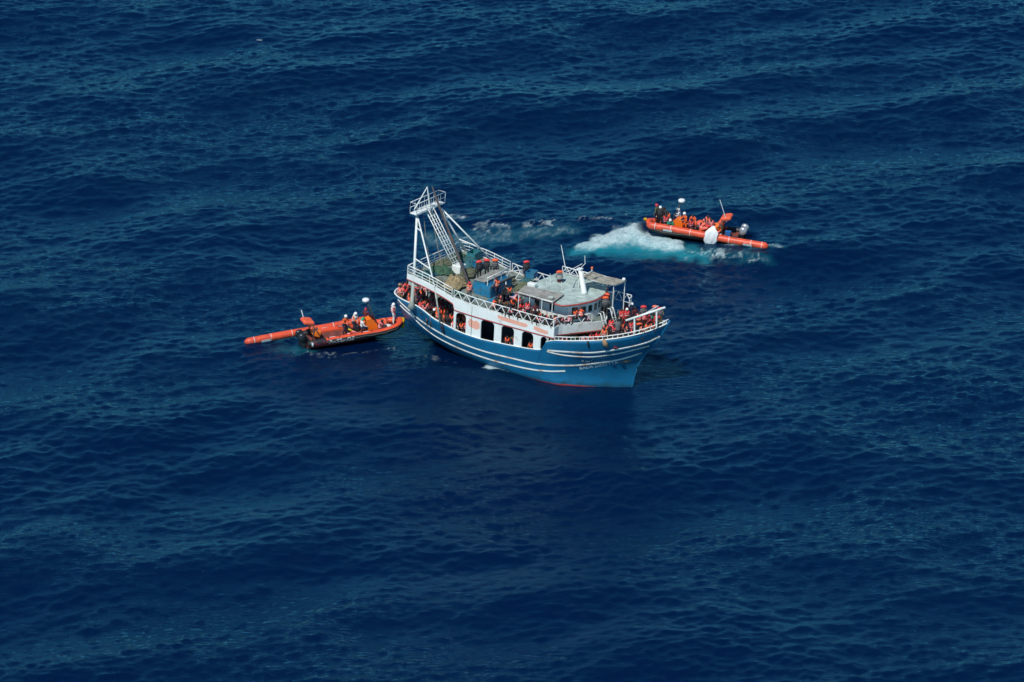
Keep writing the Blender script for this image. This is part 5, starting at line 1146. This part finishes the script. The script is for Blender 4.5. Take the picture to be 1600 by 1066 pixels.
def rib(loc, yaw, pitch, label, near, engine, ash=0.0, esh=0.0):
    """rigid inflatable; x forward from the transom; near = side with the lettering"""
    o = empty('rescue_boat', loc, (0, pitch, yaw)); tag(o, label, 'rescue boat')
    q = MB(); rings = []                                            # V hull
    for x, hw, zk, zc in ((-0.1, 1.05, -.30, .18), (2.5, 1.05, -.32, .18), (5.0, 1.0, -.28, .22), (6.8, .72, -.1, .34), (7.9, .32, .25, .55), (8.35, .05, .62, .78)):
        rings.append([(x, -hw, zc + .25), (x, -hw, zc), (x, 0, zk), (x, hw, zc), (x, hw, zc + .25)])
    q.loft(rings, closed=False, cap=False, smooth=False); q.add(rings[0], [(0, 1, 2, 3, 4)]); q.build('hull', M_UNDER, o)
    q = MB(); q.add([(-0.05, -1.0, .58), (5.6, -1.0, .60), (7.3, -.45, .66), (7.7, 0, .68), (7.3, .45, .66), (5.6, 1.0, .60), (-0.05, 1.0, .58)], [tuple(range(7))])
    q.build('deck', M_RDECK, o)
    q = MB(); q.box((0.0, 0, .5), (.1, 2.0, .75)); q.build('transom', M_TBLK, o)
    for side in (-1, 1):
        P_ = collar_path(side); q = MB(); N_ = len(P_)
        up = [collar_ring(P_, i, side, TR * (0.55 if i == 0 else 1), math.radians(38), math.radians(215), 10) for i in range(N_)]
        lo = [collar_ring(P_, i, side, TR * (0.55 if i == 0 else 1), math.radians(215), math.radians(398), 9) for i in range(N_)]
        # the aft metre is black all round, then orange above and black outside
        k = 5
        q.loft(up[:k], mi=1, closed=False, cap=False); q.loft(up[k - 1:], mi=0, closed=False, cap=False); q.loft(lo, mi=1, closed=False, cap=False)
        q.add(up[0] + lo[0][1:-1], [tuple(range(len(up[0]) + len(lo[0]) - 2))], 1)
        c_ = q.build('collar', [M_TUBE, M_TBLK], o)
        for x in (1.6, 2.6, 3.6, 4.6, 5.5): 
            q = MB(); q.tube([(x, side * 1.17, .62 + TR - .01), (x, side * 1.17, .62 + TR + .03)], .075, 8); q.build('valve_cap', M_TBLK, c_)
        q = MB(); q.box((2.0, side * 1.06, .62 + TR), (.5, .06, .02)); q.box((5.0, side * 1.06, .62 + TR), (.5, .06, .02)); q.build('collar_stripe', M_LWHT, c_)
    # writing on the collar side
    if near:
        for body, x0, x1, m_ in (('SAFE', 0.25, 1.55, M_LRED), ('PASSAGE', 1.6, 3.85, M_LWHT)):
            vs, fs = text_mesh(body); xs = [p[0] for p in vs]; a, b_ = min(xs), max(xs); q = MB(); out = []
            for p in vs:
                u = (p[0] - a) / (b_ - a); x = x0 + (x1 - x0) * u; v = (p[1] / 0.7 - 0.5) * 0.33 + .02; g = v / TR
                out.append((x, -(1.12 + (TR + .006) * math.cos(g)), .60 + (TR + .006) * math.sin(g)))
            q.add(out, fs); q.build('lettering', m_, o)
        q = MB(); rings = [[(0.02 + e, -(1.12 + (TR + .008) * math.cos(g)), .60 + (TR + .008) * math.sin(g)) for g in np.linspace(-.62, .62, 5)] for e in (0, .15)]
        q.loft(rings, closed=False, cap=False); q.build('white_mark', M_LWHT, o)
    # console, windscreen frame and radar mast
    q = MB(); q.slab([(5.2, .58), (6.35, .58), (6.22, 1.15), (5.75, 1.68), (5.35, 1.6), (5.2, 1.15)], lambda u, v, d: (u, .38 - d, v), .76); con = q.build('console', M_CONS, o)
    q = MB(); q.box((5.3, 0, 1.52), (.05, .6, .3), (0, -.3, 0)); q.build('instrument_panel', M_TBLK, con)
    q = MB()
    for s_ in (-1, 1): q.tube([(6.5, s_ * .36, .66), (6.0, s_ * .3, 1.9), (5.45, s_ * .12, 3.2)], .035, 6)
    for t in (.2, .5, .8): q.tube([(6.0 - .55 * t, -.3 + .18 * t, 1.9 + 1.3 * t), (6.0 - .55 * t, .3 - .18 * t, 1.9 + 1.3 * t)], .025, 6)
    rm = q.build('radar_mast', M_DKGR, o)
    q = MB(); rings = []
    for z_, r_ in ((0, .24), (.03, .30), (.13, .315), (.22, .29), (.27, .2), (.29, .02)): rings.append([(5.43 + r_ * math.cos(g), r_ * math.sin(g), 3.2 + z_) for g in np.linspace(0, 2 * math.pi, 18, endpoint=False)])
    q.loft(rings); q.build('radar_dome', M_WPAD, rm)
    bar('aerial', (5.8, -.25, 2.2), (5.65, -.3, 3.7), .015, M_DKGR, rm)
    for k in range(2):
        q = MB(); q.bevbox((3.75 + .75 * k, 0, .86), (.5, .42, .6), .06); q.bevbox((3.6 + .75 * k, 0, 1.24), (.12, .4, .35), .04); q.build('jockey_seat', M_TBLK, o)
    # stern arch with orange covers
    q = MB()
    for s_ in (-1, 1):
        q.tube([(1.25, s_ * .62, .45), (.75, s_ * .6, 1.35), (.25, s_ * .55, 2.1)], .05, 7); q.tube([(.35, s_ * .62, .5), (.55, s_ * .6, 1.6)], .045, 7)
    for x, z_ in ((.25, 2.1), (.75, 1.35)): q.tube([(x, -.58, z_), (x, .58, z_)], .045, 7)
    ar = q.build('stern_arch', M_DKGR, o, (ash, 0, .12))
    q = MB(); q.bevbox((.15, 0, 2.12), (.95, 1.2, .34), .1, (0, .2, 0)); q.build('life_raft_cover', M_BAG, ar)
    q = MB(); q.bevbox((.55, -.1, 1.62), (.55, 1.0, .42), .08, (0, .35, 0)); q.build('orange_seat_back', M_BAG, ar)
    q = MB(); q.bevbox((.85, -.1, 1.05), (.62, 1.05, .62), .08, (0, .35, 0)); q.build('orange_locker', M_CONS, ar)
    bar('white_aerial', (.05, .5, 1.9), (-.12 if near else .75, .75 if near else .5, 2.9 if near else 3.9), .04 if near else .03, M_WPAD, ar)
    # two outboard engines
    for s_ in (-.42, .42):
        q = MB(); rings = []
        for z_, a, b_, xo in ((.62, .16, .15, -.42), (.75, .30, .21, -.46), (1.0, .36, .24, -.50), (1.22, .33, .22, -.50), (1.36, .2, .14, -.46), (1.39, .05, .04, -.44)):
            rings.append([(xo + a * math.cos(g), s_ + b_ * math.sin(g), z_) for g in np.linspace(0, 2 * math.pi, 14, endpoint=False)])
        q.loft(rings); en = q.build('outboard_engine', engine, o, (esh * .6, 0, esh))
        q = MB(); q.loft([[(xo - a, s_ - .06, z_), (xo + a, s_ - .08, z_), (xo + a, s_ + .08, z_), (xo - a, s_ + .06, z_)] for z_, a, xo in ((.66, .16, -.40), (.1, .14, -.42), (-.5, .12, -.46))], smooth=False); q.build('engine_leg', M_ENG, en)
    # yellow bow fender
    q = MB()
    if near:
        q.tube([(8.45, -.42, .9), (8.72, -.2, .98), (8.8, .1, 1.0), (8.6, .42, .95)], .13, 8); q.tube([(8.62, -.25, 1.05), (8.72, -.22, .7), (8.62, -.2, .35)], .11, 8)
        q.tube([(8.72, .05, 1.05), (8.82, .05, .7), (8.68, .05, .3)], .11, 8)
    else: q.tube([(8.3, -.5, .75), (8.7, -.25, .95), (8.78, 0, 1.15), (8.6, .3, 1.3)], .12, 8)
    q.build('bow_fender', M_YEL, o)
    q = MB(); P_ = []
    for side in (-1, 1):
        P_ = [p + Vector((0, side * (TR + .02), .05)) for p in collar_path(side)[4:22]]
        q.tube([p - Vector((0, 0, .06 * (i % 3 == 1))) for i, p in enumerate(P_)], .015, 5)
    q.build('grab_line', M_ROPE, o); 
    return o

def rescue_tube(p0, p1, label, pads, side):
    p0 = Vector(p0); p1 = Vector(p1); d = p1 - p0; L_ = d.length; yaw = math.atan2(d.y, d.x); pit = -math.asin(d.z / L_)
    o = empty('inflatable_rescue_tube', p0, (0, pit, yaw)); tag(o, label, 'rescue tube', 'inflatable rescue tubes')
    r = .32; q = MB(); P_ = []; rr = []
    for t in np.linspace(0, 1, 40): 
        P_.append((L_ * t, 0, .03 * math.sin(t * 7))); e = min(t, 1 - t) * L_; rr.append(r * (1 if e > .3 else math.sqrt(max(1 - ((.3 - e) / .34) ** 2, .05))) * (1 + .012 * math.sin(t * 60)))
    q.tube(P_, rr, 18); tb = q.build('tube', M_TUBE, o)
    for t in (.07, .2, .36, .52, .68, .86, .95):
        q = MB(); q.tube([(L_ * t - .02, 0, .03 * math.sin(t * 7)), (L_ * t + .02, 0, .03 * math.sin(t * 7))], r + .010, 18); q.build('white_band', M_WPAD, tb)
    for x in pads:
        q = MB(); rings = []
        for e in (-.42, .42): rings.append([(x + e, side * (r + .02) * math.cos(g), (r + .02) * math.sin(g)) for g in np.linspace(-.75, .1, 5)])
        q.loft(rings, closed=False, cap=False); q.build('white_pad', M_WPAD, tb)
        q = MB(); q.tube([(x - .5, side * r * .9, .16), (x - .5, side * (r + .12), .02), (x + .5, side * (r + .12), .02), (x + .5, side * r * .9, .16)], .02, 5); q.build('carry_strap', M_TBLK, tb)
    return o

A24 = R(20.5); RL = Vector((-17.5, -1.0, 0.0)); UL = Vector((math.cos(A24), math.sin(A24), 0)); NL = Vector((-math.sin(A24), math.cos(A24), 0))
rib_l = rib(RL, A24, R(-1.0), 'orange rescue boat with black sides and red and white lettering, at the trawler stern', True, M_ENG)
rescue_tube(RL + UL * -4.95 + NL * 1.75 + Vector((0, 0, .34)), RL + UL * 6.5 + NL * 1.08 + Vector((0, 0, 1.17)), 'long orange rescue tube alongside the lettered rescue boat, jutting out behind it', (.95 * 1.9, 8.6), -1)
A157 = R(165.5); RR = Vector((20.4, 22.75, 0.0)); UR = Vector((math.cos(A157), math.sin(A157), 0)); NR = Vector((-math.sin(A157), math.cos(A157), 0))
rib_r = rib(RR, A157, R(-1.2), 'orange rescue boat throwing white wash, beyond the trawler bow', False, M_SILV, 1.1, .22)
rescue_tube(RR + UR * 8.3 + NR * 1.0 + Vector((0, 0, 1.2)), RR + UR * -2.9 + NR * 1.42 + Vector((0, 0, .38)), 'long orange rescue tube on the near side of the rescue boat with the white wash', (2.0, 9.4), -1)

def on_rib(base, U, N, x, y, z_): return base + U * x + N * y + Vector((0, 0, z_))
def crew(base, U, N, x, y, z_, *a, **k):
    k.setdefault('size', 1.08); return person(on_rib(base, U, N, x, y, z_), *a, **k)
G1 = 'people in the rescue boats'
L3 = (RL, UL, NL); R3 = (RR, UR, NR)
crew(*L3, 3.4, -.15, .6, R(-40), 'brace', 'crew member in orange jacket and white helmet standing aft in the lettered boat', 'orange', 'navy', head='white', skin=3, group=G1)
crew(*L3, 4.35, .1, .6, R(-30), 'brace', 'crew member in white vest, orange sleeves and white helmet behind the console', 'orange', 'navy', head='white', skin=3, vest='crew', group=G1)
crew(*L3, 4.85, -.5, .6, R(20), 'bench', 'crew member in green helmet seated beside the console of the lettered boat', 'white', 'navy', head='green', skin=3, group=G1)
crew(*L3, 5.5, .55, .6, R(60), 'brace', 'person in red and black standing beside the radar mast of the lettered boat', 'maroon', 'black', head='red', skin=1, group=G1)
crew(*L3, 7.85, .0, .85, R(10), 'stand', 'crew member in white and red with white helmet standing at the bow by the trawler', 'red', 'white', head='white', skin=3, vest='crew', group=G1)
crew(*L3, 6.6, -.5, .62, R(-20), 'sit', 'person in rosy vest sitting low forward of the console in the lettered boat', 'maroon', 'charcoal', jacket='rose', skin=0, group=G1)
crew(*R3, 7.3, .0, .8, R(-120), 'stand', 'crew member in black suit and white helmet standing in the bow by the wash', 'black', 'black', head='white', skin=3, vest='dark', group=G1)
crew(*R3, 6.95, -.5, .68, R(-160), 'brace', 'person in dark clothes and dark vest crouching behind the crew member in the bow', 'charcoal', 'black', skin=0, vest='dark', group=G1)
crew(*R3, 6.75, .3, .7, R(-70), 'bench', 'person in red vest seated at the near collar just behind the bow crew', 'navy', 'black', jacket='red', skin=0, group=G1)
crew(*R3, 3.1, -.6, .62, R(-60), 'bench', 'person in coral vest seated on the far side beside the big kit bag', 'black', 'navy', jacket='coral', skin=0, group=G1)
crew(*R3, 2.6, .1, .62, R(-100), 'bench', 'person in rosy vest seated in the heap of life jackets', 'maroon', 'navy', jacket='rose', skin=0, group=G1)
crew(*R3, 7.7, -.3, .85, R(150), 'stand', 'person with red cap half hidden behind the crew member in the bow', 'olive', 'black', head='red', skin=1, group=G1)
crew(*R3, 5.65, -.6, .62, R(170), 'brace', 'crew member in white top and white helmet beneath the radar dome', 'white', 'orange', head='white', skin=3, group=G1)
crew(*R3, 4.95, .1, .6, R(-150), 'brace', 'crew member in orange jacket and white helmet standing behind the console', 'orange', 'orange', head='white', skin=3, group=G1)
crew(*R3, 6.25, .55, .8, R(-100), 'sit', 'small person with white cap and green top seated by the near collar', 'jade', 'green', head='white', skin=1, group=G1)
crew(*R3, 4.4, -.45, .6, R(-110), 'bench', 'person in orange jacket seated just aft of the white helmets in the far boat', 'orange', 'brown', jacket='orange', skin=1, group=G1)
crew(*R3, 4.35, .5, .6, R(-60), 'bench', 'person in red vest seated by the near collar aft of the white helmets', 'maroon', 'black', jacket='red', skin=0, group=G1)
crew(*R3, 6.7, -.5, .64, R(-120), 'bench', 'person in dark clothes and orange vest seated forward of the far boat console', 'charcoal', 'orange', jacket='orange', skin=1, group=G1)
# loads in the boats
def sack(name, world, r, m_, label, cat, group=None, seed=1, yaw=0.0, strap=None):
    g = random.Random(seed); q = MB(); rings = []; ph = [g.uniform(0, 6.3) for _ in range(6)]
    for j in range(8):
        v = math.pi * j / 7; rr = []
        for i in range(14):
            u = 2 * math.pi * i / 14; k = 1 + .10 * math.sin(3 * u + ph[0] + j) + .07 * math.sin(5 * u + ph[1] - 2 * j)
            s_ = max(math.sin(v), .03) ** .7
            rr.append((r[0] * s_ * math.cos(u) * k, r[1] * s_ * math.sin(u) * k, r[2] * (1 + math.cos(v) * (1 + .08 * math.sin(2 * u + ph[2])))))
        rings.append(rr)
    q.loft(rings); o = q.build(name, m_, None, world, (0, 0, yaw)); tag(o, label, cat, group)
    if strap:
        s_ = MB()
        for e in (-.45, .45): s_.tube([(r[0] * e, r[1] * 1.02 * math.cos(t), r[2] * (1 + 1.02 * math.sin(t))) for t in np.linspace(-.4, 3.5, 12)], .03, 5, squash=.4)
        s_.build('strap', strap, o)
    return o
sack('kit_bag', on_rib(*L3, 7.0, .25, .66), (.55, .34, .36), M_BAG, 'orange strapped kit bag before the console of the lettered boat, larger one', 'bag', 'orange kit bags', 3, A24, M_TBLK)
sack('kit_bag', on_rib(*L3, 6.5, .6, .62), (.42, .30, .30), M_BAG, 'smaller orange strapped kit bag at the far collar of the lettered boat', 'bag', 'orange kit bags', 4, A24, M_TBLK)
sack('kit_bag', on_rib(*R3, 3.7, -.4, .62), (.62, .40, .45), M_BAG, 'big orange strapped kit bag amidships in the boat with the white wash', 'bag', 'orange kit bags', 5, A157, M_TBLK)
sack('cloth_bundle', on_rib(*L3, 7.15, -.3, .66), (.42, .34, .18), CLOTH['white'], 'white and orange crumpled bundle near the bow of the lettered boat', 'bundle', None, 6, A24)
# loose life jackets heaped on deck
def jacket_mesh(m_):
    q = MB()
    for s_ in (-1, 1): q.bevbox((-.05, s_ * .16, .07), (.42, .22, .13), .05)
    q.tube([(.14, .22, .08), (.30, .14, .1), (.34, 0, .1), (.30, -.14, .1), (.14, -.22, .08)], .075, 8); q.box((-.1, .16, .14), (.06, .23, .012), mi=1); q.box((-.1, -.16, .14), (.06, .23, .012), mi=1)
    return q.mesh('life_jacket', [m_, M_REFL])
LJ = {k: jacket_mesh(JACK[k]) for k in JACK}; LJ['yellow'] = jacket_mesh(CLOTH['yellow'])
gl_ = random.Random(9)
heap = [(L3, 3.85, -.55, .62, 'red', 'red loose life jacket on deck at the feet of the aft crew member'), (L3, 4.0, -.35, .78, 'yellow', 'yellow loose life jacket on the heap in the lettered boat'), (L3, 4.25, -.6, .66, 'rose', 'rosy loose life jacket on the heap in the lettered boat')]
cols = ['red', 'rose', 'coral', 'orange', 'red', 'coral', 'rose', 'orange', 'red', 'rose', 'coral', 'red', 'orange']
for i in range(24):
    heap.append((R3, 1.9 + .07 * i, .62 - .31 * (i % 5), .70 + .15 * (i % 4) + .004 * i, cols[i % 13], None))
for (B3, x, y, z_, c_, lab) in heap:
    o = obj('life_jacket', LJ[c_], None, on_rib(*B3, x, y, z_), (gl_.uniform(-.5, .5), gl_.uniform(-.5, .5), gl_.uniform(0, 6.28)), (1.2,) * 3)
    tag(o, lab or 'loose life jacket in the red and white heap aft in the boat with the wash', 'life jacket', 'loose life jackets in the boats' if lab else 'heap of life jackets in the far boat')
# limp white sack hung over the near rescue tube of the far boat
q = MB(); rings = []; g = random.Random(2)
for j in range(11):
    t = j / 10; w_ = .66 * math.sin(math.pi * (t * .9 + .04)) ** .75 * (1 + .10 * math.sin(t * 9)); zc = .62 - 1.75 * t; off = .36 + .10 * math.sin(t * 3.1) - (.34 if t < .08 else 0)
    rings.append([(-.25 * (.5 - t) + w_ * math.cos(u) * (1.0 + .1 * math.sin(4 * u + j)), off + .12 * math.sin(u) * (.6 + .6 * math.sin(math.pi * t)) + .05 * math.sin(6 * u + j * .6), zc + .04 * math.sin(3 * u)) for u in np.linspace(0, 2 * math.pi, 20, endpoint=False)])
q.loft(rings); o = q.build('white_sack', M_WPAD, None, on_rib(*R3, 2.3, 1.12, 1.08), (0, 0, A157)); tag(o, 'limp white cloth sack hanging over the rescue tube of the boat with the wash', 'sack')
q = MB(); q.bevbox((0, 0, .2), (.5, .38, .4), .05); q.box((0, 0, .41), (.54, .42, .04)); o = q.build('cool_box', mat('box_blue', (0.02, 0.13, 0.36), .5), None, on_rib(*R3, 1.0, .3, .6), (0, 0, A157)); tag(o, 'blue box at the stern arch of the boat with the wash', 'box')

# ------------------------------------------------------------------ gear lying on the trawler
def mound(name, x, y, r, m_, label, cat, seed, zf=bd_z, mats2=None):
    g = np.random.default_rng(seed); q = MB(); rings = []; n_ = 40; k_ = 16
    ph = g.random(8) * 6.28
    for j in range(k_):
        t = j / (k_ - 1); rr = []
        for i in range(n_):
            u = 2 * math.pi * i / n_
            e = 1 + .16 * math.sin(2 * u + ph[0]) + .11 * math.sin(5 * u + ph[1]) + .06 * math.sin(9 * u + ph[4] + 4 * t) + .05 * g.standard_normal()
            rho = math.sin(t * math.pi / 2) if j else .02
            fold = .16 * math.sin(7 * u + 9 * rho + ph[5]) + .12 * math.sin(4 * u - 14 * rho + ph[6])
            h = (1 - rho ** 1.6) * (.85 + .3 * math.sin(3 * u + ph[2]) * rho + .3 * math.sin(2 * u + 5 * rho + ph[3]) * rho + fold * min(1, 3 * rho)) + .07 * g.standard_normal() * (.05 < rho < .95)
            rr.append((x + r[0] * 1.1 * rho * e * math.cos(u), y + r[1] * 1.1 * rho * e * math.sin(u), max(h, 0) * r[2] * .8))
        rings.append(rr)
    rings = rings[::-1]; q.loft(rings, smooth=True)
    zb = float(zf(x)) + .03; me = q.mesh(name, m_); o = obj(name, me, None)
    o.matrix_world = SHIP_M @ Matrix.Translation((0, 0, zb)); tag(o, label, cat); return o
M_NET1 = mat('net_tan', (0.30, 0.235, 0.13), 0.95, var=0.35, scale=5.0, dirt=(0.12, 0.13, 0.07), dirt_amt=0.6, dirt_scale=2.2, bump=1.0, bscale=9.0)
M_NET2 = mat('net_green', (0.04, 0.105, 0.06), 0.95, var=0.4, scale=5.0, dirt=(0.02, 0.05, 0.05), dirt_amt=0.6, dirt_scale=2.0, bump=1.0, bscale=9.0)
M_NET3 = mat('net_teal', (0.025, 0.125, 0.15), 0.95, var=0.4, scale=4.0, dirt=(0.04, 0.06, 0.05), dirt_amt=0.6, dirt_scale=1.8, bump=1.0, bscale=8.0)
M_NET4 = mat('net_olive', (0.12, 0.14, 0.085), 0.95, var=0.4, scale=4.0, dirt=(0.05, 0.05, 0.04), dirt_amt=0.5, dirt_scale=1.8, bump=1.0, bscale=8.0)
mound('fishing_net', -5.35, -2.25, (1.0, 1.35, .85), M_NET1, 'tan heap of fishing net on the boat deck left of the dark boom', 'net', 1)
mound('fishing_net', -4.55, -3.55, (.75, .45, .42), M_NET2, 'small bright green net heap against the starboard railing', 'net', 2)
mound('fishing_net', -7.4, -1.3, (.95, .9, .7), M_NET2, 'dark green net heap beneath the stern gantry', 'net', 3)
mound('fishing_net', -7.8, -2.9, (.7, .8, .5), M_NET3, 'teal net heap close to the starboard stern railing', 'net', 4)
mound('fishing_net', -6.9, 1.9, (1.0, 1.0, .75), M_NET3, 'teal net heap behind the white winch box', 'net', 5)
mound('fishing_net', -5.9, .3, (.8, 1.2, .5), M_NET4, 'olive net heap between the winch box and the blue hatch house', 'net', 6)
mound('fishing_net', -0.9, 1.9, (1.1, .95, .75), M_NET4, 'olive net heap aft of the wheelhouse roof', 'net', 7)
mound('fishing_net', -3.6, 2.6, (.9, .7, .45), M_NET4, 'low olive net heap at the feet of the three by the port railing', 'net', 8)
mound('dark_tarpaulin', 0.6, -1.2, (.9, 1.0, .35), CLOTH['charcoal'], 'dark tarpaulin bundle on the deck between the seated people', 'tarpaulin', 9)
for i, (x, y, r_, m_, lab) in enumerate((
    (-0.2, -3.3, (.45, .35, .25), CLOTH['grey'], 'grey blanket bundle behind the truss railing, nearest the blue hatch house'),
    (1.2, -3.3, (.5, .4, .28), CLOTH['brown'], 'brown blanket bundle among the seated people on the boat deck'),
    (0.9, 1.2, (.8, .7, .4), M_NET4, 'olive net heap against the aft wall of the wheelhouse'),
    (-1.7, 3.4, (.6, .5, .4), M_NET3, 'teal net heap at the port truss railing by the lone standing person'),
    (-8.3, 0.2, (.6, 1.4, .45), M_NET4, 'olive net heap along the aft edge of the boat deck'),
    (-8.2, 2.6, (.6, .8, .5), M_NET2, 'dark green net heap at the port end of the stern gantry'),
    (-6.6, -3.4, (.6, .5, .35), M_NET4, 'olive net heap against the starboard rail below the gantry strut'),
    (4.1, -3.3, (.5, .35, .22), CLOTH['maroon'], 'maroon blanket bundle in the passage under the awning'))):
    mound('fishing_net' if 'net' in lab else 'blanket', x, y, r_, m_, lab, 'net' if 'net' in lab else 'blanket', 30 + i)
for i, (x, y, r_, m_, lab) in enumerate((
    (9.2, -2.3, (.5, .4, .3), CLOTH['grey'], 'grey bundle on the foredeck behind the starboard railing'),
    (10.2, 0.3, (.7, .6, .35), CLOTH['charcoal'], 'dark tarpaulin heap in the middle of the foredeck'),
    (12.3, 0.6, (.7, .6, .4), M_NET4, 'olive rope heap in the bow beneath the gallows'))):
    mound('rope_heap' if 'rope' in lab else 'bundle', x, y, r_, m_, lab, 'rope' if 'rope' in lab else 'bundle', 50 + i, fore_z)
def on_ship(o, x, y, z_, yaw=0): o.matrix_world = SHIP_M @ Matrix.Translation((x, y, z_)) @ Matrix.Rotation(yaw, 4, 'Z'); return o
def crate(x, y, z_, d, m_, label, yaw=0):
    o = empty('fish_crate'); on_ship(o, x, y, z_, yaw); tag(o, label, 'crate'); t = .03
    q = MB(); q.box((0, 0, t / 2), (d[0], d[1], t)); q.build('base', m_, o)
    for s_ in (-1, 1):
        q = MB(); q.box((0, s_ * (d[1] / 2 - t / 2), d[2] / 2 + .02), (d[0], t, d[2] - .04)); q.build('side', m_, o)
        q = MB(); q.box((s_ * (d[0] / 2 - t / 2), 0, d[2] / 2 + .02), (t, d[1] - 2 * t - .004, d[2] - .04)); q.build('end', m_, o)
    q = MB()
    for s_ in (-1, 1): q.box((0, s_ * (d[1] / 2 + .012), d[2] - .03), (d[0] + .05, .02, .06)); q.box((s_ * (d[0] / 2 + .012), 0, d[2] - .03), (.02, d[1], .06))
    q.build('rim', m_, o); return o
crate(-.95, 2.9, 5.25 + .75, (.75, .9, .55), M_DBLUE, 'blue crate standing on the olive net aft of the wheelhouse', .2)
crate(-7.1, 3.2, 6.08, (.8, 1.2, .7), mat('crate_teal', (0.03, 0.18, 0.21), .6, var=.15), 'teal crate by the port railing behind the lattice boom', .1)
crate(-5.9, 2.0, 5.86, (.7, .8, .5), M_DBLUE, 'blue crate beside the foot of the lattice boom', -.2)
# yellow and black fender, ropes and clothes hanging over the side
def hang(name, pts, r, m_, label, cat, par=None):
    q = MB(); q.tube([SHIP_M @ Vector(p) for p in pts], r, 8); o = q.build(name, m_); tag(o, label, cat); return o
hang('rope_fender', [on_hull(-8.75, 2.9, .12), on_hull(-8.55, 2.65, .16), on_hull(-8.3, 2.45, .12)], [.1, .16, .1], CLOTH['white'], 'white bundle fender hanging below the gantry pedestal', 'fender')
hang('mooring_rope', [(-6.3, -4.3, 3.2), on_hull(-6.3, 2.6, .06), on_hull(-6.25, 2.1, .06)], .02, M_ROPE, 'thin rope hanging down from the shelter bulwark', 'rope')
o = hang('hanging_trousers', [(-4.95, -4.45, 2.85), on_hull(-4.95, 2.6, .08), on_hull(-4.9, 2.3, .10), on_hull(-4.8, 1.95, .07)], [.10, .16, .13, .06], CLOTH['navy'], 'dark clothes hanging over the bulwark below the strut post', 'clothes')
hang('hanging_cloth', [on_hull(10.4, 4.95, .1), on_hull(10.45, 4.6, .12), on_hull(10.6, 4.2, .1)], [.12, .24, .06], CLOTH['tan'], 'tan cloth draped over the outside of the fore railing', 'cloth')
hang('hanging_cloth', [on_hull(9.2, 4.7, .1), on_hull(9.2, 4.35, .12), on_hull(9.2, 4.1, .1)], [.06, .09, .05], CLOTH['black'], 'black cloth draped over the fore railing below the man in the tan shirt', 'cloth')
hang('rope_line', [(-1.95, -4.52, 5.2), (-1.95, -4.53, 4.3), (-1.93, -4.5, 2.5)], .014, M_ROPE, 'thin rope hanging down the white house wall', 'rope')
hang('cloth_bundle', [on_hull(11.0, 4.3, .1), on_hull(11.1, 4.2, .12), on_hull(11.25, 4.25, .1)], .1, CLOTH['maroon'], 'dark red bundle hanging at the bow below the tan cloth', 'bundle')
